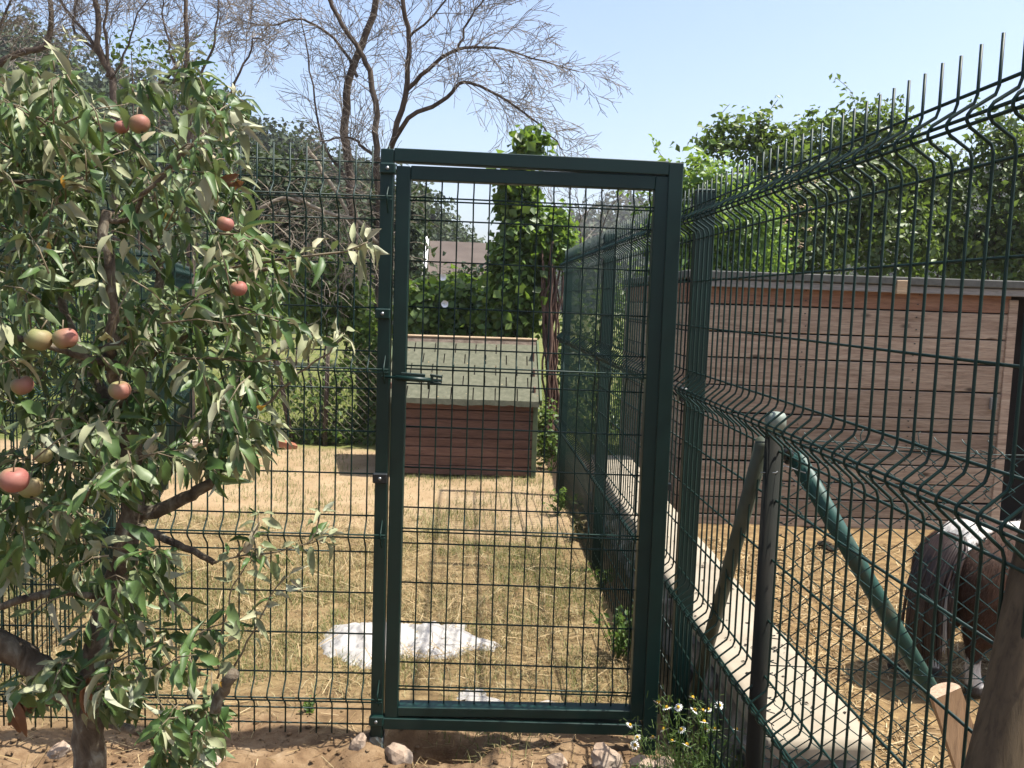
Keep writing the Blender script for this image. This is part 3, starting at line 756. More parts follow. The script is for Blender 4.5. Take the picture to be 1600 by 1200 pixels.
mb.f.append(tuple((nn)*ring+j for j in reversed(range(ring))))
st = mb.build('sawn_stake', M['sawn']); st.location = s0; tag(st, 'freshly sawn half round wooden stake leaning behind the mesh at bottom right', 'wooden stake')
me = bpy.data.meshes.new('sawn_end'); me.from_pydata([Vector(v)-dirs*.0006 for v in mb.v[:ring]], [], [tuple(range(ring))]); me.materials.append(M['sawnend']); link('sawn_end', me, st)

# back boundary: sagging chain link between the yard and the meadow
YB = 9.5
bc = empty('chain_link_fence', (-3.2, YB, 0)); tag(bc, 'rusty low chain link fence between the bare yard and the green meadow', 'chain link fence')
mb = MB(); zb = zigzag(1.05, .05, .026, .01, .002, 3)
nst = 74
for i in range(nst):
    n = len(mb.v); ox = .05*i; oz = .03+(.05 if i % 2 else 0)
    mb.v += [(v[0]+ox, v[1], v[2]+oz) for v in zb.v]; mb.f += [tuple(q+n for q in f) for f in zb.f]
tag(mb.build('wire_mesh', M['drytwig'], bc), kind='stuff')
for x, tilt in ((.42, .02), (1.05, -.25), (1.38, .03), (2.1, 0.05), (2.9, 0)):
    MB().tube([(x, .02, -.1), (x+tilt, .02, 1.2)], [.03, .022], 8).build('wooden_picket', M['bark'], bc, True)
bs = MB().box((0, 0, 0), (.2, .1, .07), jit=.012).build('brick', M['brick']); bs.location = at(448, 694, 9.2); bs.location.z = .04; bs.rotation_euler = (.1, .3, .4)
tag(bs, 'broken terracotta brick lying under the back chain link fence', 'brick')

# ------------------------------------------------------------------ far house
hs = empty('house', tuple(at(725, 450, 30).xy)+(0,)); tag(hs, 'far house with brown pitched roof and white gable edge', 'house')
hp = Vector(hs.location)
def hr(px_, py_, Y): return at(px_, py_, Y)-hp
q = [hr(672, 376, 33), hr(790, 381, 33), hr(800, 432, 29), hr(668, 428, 29)]
mb = MB(); nrm_ = (q[1]-q[0]).cross(q[3]-q[0]).normalized()
if nrm_.z < 0: nrm_ = -nrm_
mb.v = [tuple(p) for p in q]+[tuple(p-nrm_*.2) for p in q]; mb.f = [(3, 2, 1, 0), (4, 5, 6, 7), (0, 1, 5, 4), (1, 2, 6, 5), (2, 3, 7, 6), (3, 0, 4, 7)]
mb.build('roof', M['rooftile'], hs)
mb = MB(); mb.beam(q[3]+nrm_*.05+Vector((-.1, 0, 0)), q[0]+nrm_*.05+Vector((-.1, 0, 0)), .12, .3).build('gable_edge', M['petal'], hs)
mb = MB(); qq = [hr(800, 436, 29.4), hr(670, 434, 29.4)]
mb.box((qq[0]+qq[1])/2+Vector((0, 2, -1.4)), ((qq[0]-qq[1]).length, 3.6, 2.9)).build('wall', M['housewall'], hs)
MB().box((qq[0]*.7+qq[1]*.3)+Vector((0, .17, -.8)), (.7, .06, .8)).build('window', M['darkin'], hs)
wh = empty('outbuilding', tuple(at(640, 396, 38).xy)+(0,)); tag(wh, 'small white building far behind the bare tree, left of the brown roof', 'building')
MB().box((0, 0, at(640, 396, 38).z/2+.1), (1.2, 1.2, at(640, 396, 38).z+.2)).build('wall', M['housewall'], wh)
MB().box((0, 0, at(640, 396, 38).z+.26), (1.5, 1.5, .1)).build('roof', M['rooftile'], wh)

# ------------------------------------------------------------------ bare trees
def grow(mb, start, d, L, r, depth, sides, droop=0.0, curl=.12, segs=6, up=.0, twigs=6, spread=1.0, dens=1.0):
    pts = [Vector(start)]; d = Vector(d).normalized(); bend = Vector((rnd.gauss(0, .5), rnd.gauss(0, .5), rnd.gauss(0, .3)))*curl
    for i in range(segs):
        d = d + bend + Vector((rnd.gauss(0, curl), rnd.gauss(0, curl), rnd.gauss(0, curl)*.7 + up - droop*(.3+i/segs)))
        d.normalize(); pts.append(pts[-1]+d*L/segs)
    rads = [max(.0027, r*(1-.8*i/segs)) for i in range(segs+1)]
    mb.tube(pts, rads, sides, cap=False)
    if depth > 0: sprout(mb, pts, rads, int(twigs*dens), depth, L, droop, curl, up, spread, dens, .12)
def sprout(mb, pts, rads, n, depth, L, droop, curl, up, spread, dens, t0=.25, yb=0):
    k = len(pts)-1
    for q in range(n):
        t = t0+(1-t0)*(q+rnd.random())/n; i = min(int(t*k), k-1); f = t*k-i
        p = pts[i].lerp(pts[i+1], f); tan = (pts[i+1]-pts[i]).normalized()
        side = tan.orthogonal().normalized(); side = Matrix.Rotation(rnd.uniform(0, 2*math.pi), 3, tan) @ side
        a = rnd.uniform(.35, .95)*spread
        d = tan*math.cos(a)+side*math.sin(a)
        l2 = L*rnd.uniform(.4, .75)*(1.1-.4*t); r2_ = max(.0034, min(rads[i]*.5, .008*l2))
        grow(mb, p, d, l2, r2_, depth-1, 4 if depth > 2 else 3, droop, curl, 6 if depth > 1 else 5, up, 5, spread, dens)
def pl(pix, Y):
    if hasattr(Y, '__len__'): return [at(a, b, y) for (a, b), y in zip(pix, Y)]
    return [at(a, b, Y) for a, b in pix]
def smooth_pts(pts, n=3, w=.0):
    out = []
    k = len(pts)
    for i in range(k-1):
        p0, p1, p2, p3 = pts[max(i-1, 0)], pts[i], pts[i+1], pts[min(i+2, k-1)]
        for j in range(n):
            t = j/n
            q = .5*((2*p1)+(p2-p0)*t+(2*p0-5*p1+4*p2-p3)*t*t+(3*p1-p0-3*p2+p3)*t**3)
            if w: q = q+Vector((rnd.gauss(0, w), rnd.gauss(0, w), 0))
            out.append(q)
    out.append(pts[-1]); return out
def bare_tree(label, limbs, group='bare trees beyond the fence', twmat='twig'):
    """limbs: (pixels, Y, r0, r1, n_sprout, L, depth, droop, dens, first-is-trunk)"""
    p0 = pl(limbs[0][0][:1], limbs[0][1] if not hasattr(limbs[0][1], '__len__') else limbs[0][1][:1])[0]
    t = empty('bare_tree', (p0.x, p0.y, 0)); tag(t, label, 'bare tree', group)
    o0 = Vector((p0.x, p0.y, 0)); tw = MB()
    for i, (pix, Y, r0_, r1_, n, L, dep, droop, dens) in enumerate(limbs):
        pts = smooth_pts([p-o0 for p in pl(pix, Y)], 4, .012); k = len(pts)
        rads = [(r0_+(r1_-r0_)*(j/(k-1)))*(.8 if i == 0 else .68) for j in range(k)]
        MB().tube(pts, rads, 9).build('trunk' if i == 0 else 'limb', M['bark'], t, True)
        sprout(tw, pts, rads, int(n*1.4), dep, L*1.0, droop*.6, .10, .035, .95, dens, .3)
    o = tw.build('twigs', M[twmat], t); tag(o, kind='stuff')
    return t
bare_tree('large bare multi stemmed tree directly behind the left gate post', [
    ([(572, 700), (562, 560), (552, 430), (549, 310), (540, 210), (545, 130), (572, 50), (600, -50)], 10.6, .085, .045, 16, 1.5, 3, .10, 1.0),
    ([(588, 700), (590, 540), (592, 400), (590, 290), (588, 180), (575, 110), (556, 70), (520, 10), (500, -50)], 10.3, .075, .03, 14, 1.4, 3, .10, 1.0),
    ([(592, 330), (610, 235), (632, 150), (640, 60), (628, 0), (640, -60)], [10.3, 10.3, 10.2, 10.1, 10.0, 10], .06, .03, 14, 1.4, 3, .12, 1.0),
    ([(605, 240), (640, 185), (700, 152), (722, 128), (780, 150), (850, 200), (880, 235)], [10.3, 10.1, 10.0, 9.9, 9.8, 9.7, 9.6], .045, .008, 18, 1.2, 3, .16, 1.1),
    ([(632, 145), (668, 108), (715, 78), (770, 75), (830, 90), (905, 112)], [10.2, 10.1, 10, 10, 9.9, 9.8], .04, .007, 18, 1.15, 3, .16, 1.1),
    ([(715, 78), (730, 35), (760, 0), (800, -30)], [10, 10, 10, 10], .022, .008, 10, 1.0, 3, .12, 1.1),
    ([(592, 310), (600, 262), (570, 232), (545, 215), (505, 220)], [10.3, 10.3, 10.3, 10.3, 10.2], .04, .012, 8, .8, 2, .1, 1.0),
    ([(560, 120), (520, 60), (470, 30), (420, 40), (370, 30)], [10.6, 10.7, 10.8, 10.9, 11], .03, .008, 16, 1.2, 3, .12, 1.0),
    ([(640, 60), (690, 10), (720, -40)], [10.1, 10, 10], .022, .008, 9, 1.1, 3, .12, 1.1),
    ([(555, 300), (520, 250), (498, 200), (485, 110), (470, 20)], [10.6, 10.6, 10.7, 10.7, 10.7], .03, .009, 12, .9, 2, .05, 1.0),
])
bare_tree('slender bare tree with dark trunk above the middle of the apple crown', [
    ([(300, 700), (298, 420), (297, 280), (294, 150), (291, 60), (289, -60)], 9.9, .06, .022, 16, 1.1, 3, .06, 1.0),
    ([(297, 180), (318, 110), (335, 60), (342, 0), (345, -50)], 9.9, .026, .008, 9, .8, 3, .05, 1.0),
    ([(294, 140), (268, 80), (255, 20), (250, -40)], 9.9, .022, .007, 9, .8, 3, .05, 1.0),
    ([(298, 230), (350, 160), (380, 100), (400, 60), (422, 72)], 9.9, .028, .006, 10, .8, 3, .05, 1.0),
])
bare_tree('bare tree with forked stems above the left of the apple crown', [
    ([(180, 700), (182, 400), (180, 150), (160, 90), (150, 0), (140, -60)], 10.2, .065, .03, 12, 1.1, 3, .06, 1.0),
    ([(178, 130), (140, 60), (100, 10), (80, -40)], 10.2, .035, .015, 10, 1.0, 3, .06, 1.0),
    ([(170, 120), (165, 40), (172, -40)], 10.2, .03, .014, 8, 1.0, 3, .06, 1.0),
    ([(160, 90), (120, 50), (118, 0), (110, -40)], 10.2, .028, .012, 8, 1.0, 3, .06, 1.0),
    ([(176, 125), (200, 70), (215, 20), (250, -20)], 10.2, .02, .008, 8, .9, 3, .06, 1.0),
])
bare_tree('bare tree leaning in from the left edge of the picture', [
    ([(-60, 700), (-55, 300), (-30, 140), (20, 88), (68, 72), (80, 20), (70, -40)], 10.8, .07, .03, 14, 1.2, 3, .06, 1.0),
    ([(-45, 200), (-20, 100), (0, 40), (30, -30)], 10.8, .035, .015, 12, 1.2, 3, .06, 1.0),
])
bare_tree('thin bare sapling right of the vine pillar at the back of the yard', [
    ([(905, 700), (905, 480), (908, 380), (905, 330), (900, 300)], 11.5, .02, .006, 10, .7, 2, .0, 1.0),
    ([(905, 450), (935, 380), (950, 330), (975, 300)], 11.5, .014, .005, 8, .6, 2, .0, 1.0),
    ([(905, 430), (890, 370), (872, 330), (850, 300)], 11.5, .012, .005, 7, .6, 2, .0, 1.0),
])
# dry brush pile behind the fence
bp = empty('brush_pile', tuple(at(500, 640, 10.0).xy)+(0,)); tag(bp, 'tangled grey dead branches between the apple tree and the bare tree', 'dead branches')
tw = MB(); o0 = Vector(bp.location)
for i in range(120):
    s = at(rnd.uniform(390, 610), rnd.uniform(290, 440), rnd.uniform(9.7, 10.5))-o0
    grow(tw, s, (rnd.uniform(-1, 1), rnd.uniform(-.4, .4), rnd.uniform(-.9, .5)), rnd.uniform(.5, 1.1), .006, 1, 3, .08, .22, 6, 0, 4)
tag(tw.build('twigs', M['drytwig'], bp), kind='stuff')
limb = MB()
for pix in ([(455, 302), (480, 318), (520, 335), (560, 345), (590, 380)], [(480, 230), (505, 270), (530, 310), (548, 345)], [(400, 330), (440, 310), (470, 316)]):
    limb.tube(smooth_pts([p-o0 for p in pl(pix, 9.9)], 4, .01), .022, 7)
limb.build('limb', M['drytwig'], bp, True)

# ------------------------------------------------------------------ leafy shrubs, hedges, vines
def crown_pts(blobs, n):
    """points in the outer part of ellipsoid blobs (c, r); returns points and outward normals"""
    vol = np.array([b[1][0]*b[1][2] for b in blobs]); pr = vol/vol.sum(); out = []; nn = []
    cnt = nr.multinomial(n, pr)
    for (c, r), k in zip(blobs, cnt):
        d = nr.normal(size=(k, 3)); d /= np.linalg.norm(d, axis=1, keepdims=True)
        rad = nr.uniform(.35, 1.05, k)**.6
        ph = nr.uniform(0, 9, 3)
        rad *= 1+.18*np.sin(d[:, 0]*6+ph[0])*np.sin(d[:, 2]*7+ph[1])
        out.append(np.array(c)+d*np.array(r)*rad[:, None]); nn.append(d)
    return np.concatenate(out), np.concatenate(nn)
def cluster(P, N, per, spread):
    k = len(P); Q = np.repeat(P, per, 0)+nr.normal(size=(k*per, 3))*spread
    return Q, np.repeat(N, per, 0)+nr.normal(size=(k*per, 3))*.7+np.array([0, 0, .5])
def shrub(name, label, cat, blobs, n, per, size, mat, group=None, spread=.07, stems=3, stem_r=.02, stem_mat='bark', aspect=.62, sprigs=0):
    c0 = np.mean([b[0] for b in blobs], 0)
    t = empty(name, (c0[0], c0[1], 0)); tag(t, label, cat, group); o0 = np.array([c0[0], c0[1], 0])
    P, N = crown_pts(blobs, n); P, N = cluster(P, N, per, spread)
    P = P[P[:, 2] > .02]; N = N[:len(P)]
    V, F = quads_cloud(P-o0, size*nr.uniform(.55, 1.35, len(P)), N, aspect)
    tag(link('foliage', np_mesh('foliage', V, F, M[mat]), t), kind='stuff')
    mb = MB(); SP = []
    for i in range(sprigs):
        b = rnd.choice(blobs); a = rnd.uniform(0, 6.28); e = rnd.uniform(.05, 1.2)
        d = Vector((math.cos(a)*math.cos(e), .6*math.sin(a)*math.cos(e), math.sin(e)))
        s0_ = Vector(b[0])+Vector((d.x*b[1][0], d.y*b[1][1], d.z*b[1][2]))*.9-Vector(o0)
        L_ = rnd.uniform(.15, .45); pts = smooth_pts([s0_, s0_+d*L_*.5+Vector((0, 0, .04)), s0_+(d+Vector((rnd.gauss(0, .3), 0, .1)))*L_], 3)
        mb.tube(pts, .004, 3)
        for k in range(16): SP.append(np.array(pts[rnd.randrange(1, len(pts))])+nr.normal(size=3)*size*.42)
    if sprigs:
        SP = np.array(SP); V2, F2 = quads_cloud(SP, size*nr.uniform(.5, 1.1, len(SP)), None, aspect)
        tag(link('leaf_sprays', np_mesh('leaf_sprays', V2, F2, M[mat]), t), kind='stuff')
    for i in range(stems):
        b = blobs[i % len(blobs)]; e = Vector(b[0])-Vector(o0)
        s = Vector((e.x*.5+rnd.uniform(-.1, .1), e.y*.5, -.05))
        pts = smooth_pts([s, s.lerp(e, .5)+Vector((rnd.uniform(-.08, .08), 0, 0)), e], 4, .01); k = len(pts)
        rads = [stem_r*(1-.7*j/k) for j in range(k)]
        mb.tube(pts, rads, 6); sprout(mb, pts, rads, 5, 1, 1.0*max(b[1]), 0, .15, .05, .9, 1, .4)
    mb.build('trunk', M[stem_mat], t, True)
    return t
def blob(px_, py_, Y, rx, rz_, ry=None):
    s = Y/FPX; c = at(px_, py_, Y); return ((c.x, c.y, c.z), (rx*s, (ry if ry else min(rx, rz_)*.9)*s, rz_*s))
G1 = 'leafy bushes and trees behind the stable'
shrub('bright_vine', 'bright green leafy climber above the right gate post', 'climbing plant', [blob(1090, 285, 9.9, 62, 40), blob(1040, 350, 9.9, 40, 50), blob(1130, 340, 9.9, 75, 75), blob(1090, 400, 9.9, 60, 60), blob(1180, 380, 9.9, 60, 60)], 720, 7, .085, 'brightleaf', G1, .09, 3, sprigs=22)
shrub('leafy_tree', 'small tree with arching leafy top left of the middle behind the stable', 'tree', [blob(1165, 215, 11.5, 50, 26), blob(1120, 232, 11.5, 28, 20), blob(1210, 240, 11.5, 45, 34), blob(1225, 310, 11.5, 70, 75), blob(1250, 380, 11.5, 80, 70)], 720, 7, .105, 'bleaf', G1, .09, 4, sprigs=22)
shrub('leafy_tree', 'tallest leafy tree behind the middle of the stable roof', 'tree', [blob(1300, 225, 11.8, 75, 42), blob(1360, 205, 11.8, 60, 42), blob(1390, 260, 11.8, 60, 60), blob(1320, 310, 11.8, 95, 85), blob(1390, 370, 11.8, 80, 80)], 1040, 7, .105, 'bleaf', G1, .09, 4, sprigs=22)
shrub('leafy_tree', 'leafy tree behind the right part of the stable roof', 'tree', [blob(1440, 280, 12.2, 55, 55), blob(1470, 350, 12.2, 70, 80), blob(1520, 400, 12.2, 70, 50)], 640, 7, .105, 'bleaf', G1, .09, 3, sprigs=22)
shrub('leafy_tree', 'leafy tree at the right edge of the picture behind the stable', 'tree', [blob(1570, 215, 12, 42, 32), blob(1550, 260, 12, 50, 40), blob(1590, 330, 12, 55, 80), blob(1650, 260, 12, 60, 80), blob(1610, 400, 12, 70, 60)], 720, 7, .105, 'bleaf', G1, .09, 3, sprigs=22)
# pale elder flower heads in the bushes
fl = empty('flower_cluster', tuple(at(1220, 320, 10.3))); tag(fl, 'cream flower heads scattered on the bush behind the stable roof', 'flowers')
P = np.array([at(rnd.gauss(1222, 30), rnd.gauss(328, 30), 10.5)[:] for _ in range(26)])-np.array(fl.location)
P = np.repeat(P, 10, 0)+nr.normal(size=(260, 3))*np.array([.04, .04, .015])
V, F = quads_cloud(P, .035, np.tile([0, -.3, 1.0], (260, 1)), .9); tag(link('blossom', np_mesh('blossom', V, F, M['palewood']), fl), kind='stuff')
G2 = 'vines and shrubs along the back fence'
shrub('vine_hedge', 'bindweed covered hedge behind the left end of the kennel roof', 'hedge', [blob(660, 487, 9.9, 40, 40), blob(720, 480, 9.9, 45, 38), blob(690, 510, 9.9, 60, 30), blob(770, 490, 9.9, 40, 40)], 600, 6, .10, 'vleaf', G2, .08, 4, aspect=.85)
shrub('vine_pillar', 'tall pillar of green vine leaves rising right of the kennel', 'climbing plant', [blob(828, 228, 9.4, 24, 18), blob(808, 300, 9.4, 27, 55), blob(815, 370, 9.4, 33, 60), blob(806, 440, 9.4, 44, 60), blob(795, 500, 9.4, 48, 35), blob(845, 375, 9.4, 22, 40)], 950, 6, .10, 'vleaf', G2, .07, 4, aspect=.85)
shrub('bright_vine', 'yellow green creeper on top of the dry stems', 'climbing plant', [blob(880, 390, 9.3, 24, 26), blob(875, 350, 9.3, 16, 20)], 160, 6, .07, 'brightleaf', G2, .05, 1)
shrub('shrub', 'leafy shrub between the bare tree and the apple branch tips', 'shrub', [blob(515, 440, 10.4, 60, 36), blob(545, 480, 10.4, 45, 45), blob(480, 470, 10.4, 40, 45)], 500, 6, .085, 'vleaf', G2, .08, 3, aspect=.8)
shrub('shrub', 'vine wrapped round the foot of the large bare tree', 'climbing plant', [blob(578, 560, 10.1, 24, 70), blob(585, 640, 10.1, 30, 50), blob(560, 670, 10.0, 40, 22)], 260, 6, .08, 'vleaf', G2, .06, 1, aspect=.85)
shrub('shrub', 'dark green shrub beyond the mesh behind the upper apple leaves', 'shrub', [blob(430, 300, 14, 80, 60), blob(480, 370, 14, 75, 50), blob(390, 380, 14, 60, 60)], 700, 6, .12, 'hleaf', G2, .12, 3)
shrub('shrub', 'dark green tree beyond the mesh left of the brown roof', 'tree', [blob(625, 350, 20, 34, 50), blob(615, 405, 20, 45, 50), blob(560, 350, 20, 50, 50)], 600, 6, .2, 'hleaf', G2, .18, 2)
shrub('shrub', 'dark bush under the brown house roof', 'shrub', [blob(750, 445, 16, 50, 18), blob(690, 450, 16, 40, 14), blob(795, 425, 16, 24, 36)], 320, 6, .12, 'hleaf', G2, .1, 2)
shrub('shrub', 'low green weeds at the foot of the back fence', 'weeds', [blob(470, 680, 9.6, 90, 18), blob(560, 690, 9.6, 50, 14), blob(380, 690, 9.6, 70, 16)], 260, 5, .07, 'wleaf', G2, .05, 2, .008)
shrub('shrub', 'weedy young shrub on the back fence right of the dark picket', 'shrub', [blob(500, 640, 9.7, 40, 50), blob(530, 600, 9.7, 30, 40), blob(440, 620, 9.7, 25, 40)], 130, 5, .07, 'wleaf', G2, .06, 3, .01)
shrub('shrub', 'small grey green tree with thin leaves above the apple crown', 'tree', [blob(205, 80, 10.5, 30, 24), blob(250, 100, 10.5, 50, 30), blob(300, 90, 10.5, 40, 30), blob(320, 140, 10.5, 40, 30)], 90, 5, .07, 'bleaf', G2, .08, 4, .015)
shrub('vine_hedge', 'green leafy row beyond the left side fence', 'hedge', [blob(60, 560, 11, 120, 60), blob(250, 480, 11.5, 140, 60), blob(380, 500, 11.5, 60, 50), blob(420, 440, 12, 60, 50)], 700, 6, .09, 'vleaf', G2, .1, 3)
# morning glory flowers
for px_, py_, lb in ((692, 433, 'white bindweed flower at the top of the hedge'), (695, 475, 'white bindweed flower low in the hedge'), (867, 374, 'white bindweed flower beside the vine pillar')):
    p = at(px_, py_, 9.35); t = MB(); k = 10
    t.v = [(0, .03, 0)]+[(.038*math.cos(2*math.pi*i/k)*(1+.08*(i % 2)), -.01, .038*math.sin(2*math.pi*i/k)*(1+.08*(i % 2))) for i in range(k)]
    t.f = [(0, i+1, (i+1) % k+1) for i in range(k)]
    o = t.build('white_flower', M['petal']); o.location = p; tag(o, lb, 'flower')
# reddish stems leaning on the corner post
vs = empty('dry_stem_bundle', tuple(at(862, 640, 9.3).xy)+(0,)); tag(vs, 'bundle of dry reddish stems standing between kennel and right fence', 'dry stems')
o0 = Vector(vs.location)
for i in range(16):
    x0 = rnd.uniform(846, 872); x1 = rnd.uniform(845, 880)
    Y = rnd.uniform(9.1, 9.4)
    pts = smooth_pts([at(x0-rnd.uniform(0, 8), 730, Y)-o0, at(x0, 620, Y)-o0, at((x0+x1)/2+rnd.uniform(-7, 7), 510, Y)-o0, at(x1, rnd.uniform(375, 440), Y)-o0], 4, .014)
    r_ = rnd.uniform(.012, .024); MB().tube(pts, [r_*(1.1-.5*j/len(pts)) for j in range(len(pts))], 6).build('stem', M['stem'], vs, True)
shrub('shrub', 'shady green thicket seen through the far end of the right fence', 'shrub', [blob(900, 560, 11, 40, 90), blob(950, 520, 11.3, 50, 90), blob(1000, 500, 11.8, 50, 90), blob(930, 640, 10.8, 60, 50), blob(1000, 640, 11.2, 60, 60)], 600, 6, .085, 'bleaf', G2, .09, 4)
shrub('shrub', 'small ivy like weeds at the right wall of the kennel', 'weeds', [blob(852, 665, 8.5, 16, 40), blob(858, 700, 8.4, 18, 30)], 90, 5, .055, 'wleaf', None, .04, 2, .006)

# ------------------------------------------------------------------ grass, straw
def blades(P, h, wd, lean=.5, flat=False):
    n = len(P); an = nr.uniform(0, 2*np.pi, n); dx = np.stack([np.cos(an), np.sin(an), np.zeros(n)], 1)
    sx = np.stack([-np.sin(an), np.cos(an), np.zeros(n)], 1)
    h = np.broadcast_to(h, (n,))*nr.uniform(.5, 1.3, n); ln = nr.uniform(.1, 1, n)*lean*2
    w_ = (wd*nr.uniform(.6, 1.3, n))[:, None]
    m_ = P+dx*(h*ln*.35)[:, None]; m_[:, 2] += h*.55/(1+ln*.4)
    tp = P+dx*(h*ln)[:, None]; tp[:, 2] += h*np.clip(1-.42*ln, .08, 1)
    V = np.stack([P-sx*w_, P+sx*w_, m_+sx*w_*.7, m_-sx*w_*.7, tp], 1).reshape(-1, 3)
    i = np.arange(n)*5
    F = np.concatenate([np.stack([i, i+1, i+2], 1), np.stack([i, i+2, i+3], 1), np.stack([i+3, i+2, i+4], 1)])
    return V, F
def gzv(P):
    return np.array([gz(x, y) for x, y in P])
def scatter(n, x0, x1, y0, y1, keep):
    P = np.stack([nr.uniform(x0, x1, n), nr.uniform(y0, y1, n)], 1)
    k = np.array([keep(x, y) for x, y in P]) > nr.uniform(0, 1, n)
    P = P[k]; return np.concatenate([P, gzv(P)[:, None]], 1)
def sm(a, b, x): t = min(1, max(0, (x-a)/(b-a))); return t*t*(3-2*t)
def keep_dry(x, y):
    k = sm(3.2, 3.7, y+.35*fnoise((x, y), 2.2, 1))*(1-.93*sm(5.3, 6.9, y+1.1*fnoise((x, y), .9, 8)))
    return k*(.22+.78*sm(-.25, .25, fnoise((x, y), 2.1, 17)+.7*fnoise((x, y), 7, 3)))*(0 if x > fx(min(y, 7.4))+.02 else 1)
def xlim(y): return -0.62*y
P = scatter(170000, -3.4, .78, 3.1, 9.2, lambda x, y: keep_dry(x, y) if x > xlim(y)-.3 else 0)
V, F = blades(P, .045, .0017, .9); o = link('dry_grass', np_mesh('dry_grass', V, F, M['drygrass'])); tag(o, 'short dry straw coloured grass across the fenced yard', 'grass', kind='stuff')
def keep_green(x, y):
    k = .9*sm(-.02, .3, fnoise((x, y), 1.4, 44)+.6*fnoise((x, y), 6, 14))*sm(3.1, 3.5, y)*(1-.75*sm(5.8, 7.2, y))
    k = max(k, .8*math.exp(-((x-(fx(y)-.22))/.13)**2)*(y > 3.2)*sm(-.2, .2, fnoise((x, y), 2.4, 5)))
    k = max(k, .9*math.exp(-((y-7.86)/.07)**2)*(-.8 < x < .5))
    k = max(k, .9*math.exp(-(((x+.02)/.16)**2+((y-3.12)/.12)**2)), .5*math.exp(-(((x-.0)/.12)**2+((y-3.75)/.12)**2)))
    return k*(0 if x > fx(min(y, 7.4))+.02 else 1)
P = scatter(110000, -3.2, .78, 2.9, 9.2, lambda x, y: keep_green(x, y) if x > xlim(y)-.3 else 0)
V, F = blades(P, .055, .0018, .6); o = link('green_grass', np_mesh('green_grass', V, F, M['greengrass'])); tag(o, 'greener grass tufts scattered over the yard and along the fence', 'grass', kind='stuff')
P = scatter(26000, -9, 2.0, 9.55, 17, lambda x, y: .8 if x > xlim(y)-.5 else 0)
V, F = blades(P, .13, .006, .5); o = link('meadow_grass', np_mesh('meadow_grass', V, F, M['meadow'])); tag(o, 'yellow green meadow grass beyond the back fence', 'grass', kind='stuff')
# straw
def strips(P, L, wd, tilt=.25):
    n = len(P); an = nr.uniform(0, 2*np.pi, n); el = nr.normal(0, tilt, n)
    d = np.stack([np.cos(an)*np.cos(el), np.sin(an)*np.cos(el), np.sin(el)], 1)*(L*nr.uniform(.4, 1.3, n)/2)[:, None]
    s = np.stack([-np.sin(an), np.cos(an), nr.normal(0, .5, n)], 1)*(wd*nr.uniform(.6, 1.3, n)/2)[:, None]
    P = P.copy(); P[:, 2] += np.abs(d[:, 2])*.6+.003
    V = np.stack([P-d-s, P-d+s, P+d+s, P+d-s], 1).reshape(-1, 3); i = np.arange(n)*4
    return V, np.stack([i, i+1, i+2, i+3], 1)
def keep_straw(x, y): return .25+.75*sm(-.3, .3, fnoise((x, y), 1.5, 77))
P = scatter(30000, 1.17, 5.2, 2.2, 6.5, lambda x, y: keep_straw(x, y) if x < .72*y+.4 else 0)
V, F = strips(P, .07, .0045); o = link('straw', np_mesh('straw', V, F, M['straw'])); tag(o, 'loose golden straw covering the paddock floor', 'straw', kind='stuff')
P = scatter(9000, -2.5, .78, 3.15, 6.2, lambda x, y: keep_dry(x, y))
P[:, 2] += nr.uniform(0, .03, len(P))
V, F = strips(P, .14, .0024, .35); o = link('hay', np_mesh('hay', V, F, M['straw'])); tag(o, 'long dry hay stalks lying in the yard grass', 'straw', kind='stuff')
P = scatter(1500, -2.2, .75, 2.45, 3.4, lambda x, y: sm(-.1, .3, fnoise((x, y), 2.7, 61)))
P[:, 2] += .004
V, F = strips(P, .07, .0022, .2); o = link('soil_litter', np_mesh('soil_litter', V, F, M['straw'])); tag(o, 'stray dry stalks on the dug soil in front of the gate', 'straw', kind='stuff')
# soil clods in the dug strip
mbV = []; base = rock_mesh(1, 3, M['ground'], (1, 1, .8), 1, .6)
bv = np.array([v.co[:] for v in base.vertices]); bf = np.array([p.vertices[:] for p in base.polygons])
P = scatter(4200, -2.2, .75, 2.4, 3.7, lambda x, y: math.exp(-((y-2.98)/.25)**2))
parts = []
for p in P:
    r_ = .0025+.011*rnd.random()**3; an = rnd.uniform(0, 6.3); ca, sa = math.cos(an), math.sin(an)
    v = bv*r_*np.array([1, rnd.uniform(.6, 1.3), rnd.uniform(.4, .8)])*nr.uniform(.72, 1.2, (len(bv), 1)); v = np.stack([v[:, 0]*ca-v[:, 1]*sa, v[:, 0]*sa+v[:, 1]*ca, v[:, 2]], 1)
    parts.append((v+p+np.array([0, 0, r_*.3]), bf))
V, F = join_arrays(parts); o = link('soil_clods', np_mesh('soil_clods', V, F, M['ground'])); tag(o, 'loose brown soil clods dug up along the gate', 'soil', kind='stuff')

# rocks
def rock(label, px_, py_, Y, r_, sq, rot, seed, zo=0):
    o = link('rock', rock_mesh(r_, seed, M['rock'], sq, 3, .5)); p = at(px_, py_, Y); o.location = p; o.rotation_euler = rot
    tag(o, label, 'rock', 'rocks lying by the gate'); return o
rock('pointed pale rock leaning against the left gate post', 558, 1166, 2.98, .055, (.55, .7, 1.0), (.1, .25, .4), 2)
rock('rounded pale rock right of the left gate post foot', 622, 1184, 2.93, .066, (.75, .8, .85), (.2, -.5, .9), 5)
rock('pale rock in front of the right gate post, third from the right', 872, 1190, 2.85, .045, (1, .8, .75), (.1, .1, 2), 8)
rock('broad pale rock left of the right gate post foot', 945, 1183, 2.86, .075, (1, .7, .6), (.1, .35, .5), 11)
rock('pale rock at the foot of the right gate post', 1005, 1196, 2.75, .055, (1.2, .8, .55), (.1, .1, .4), 13)
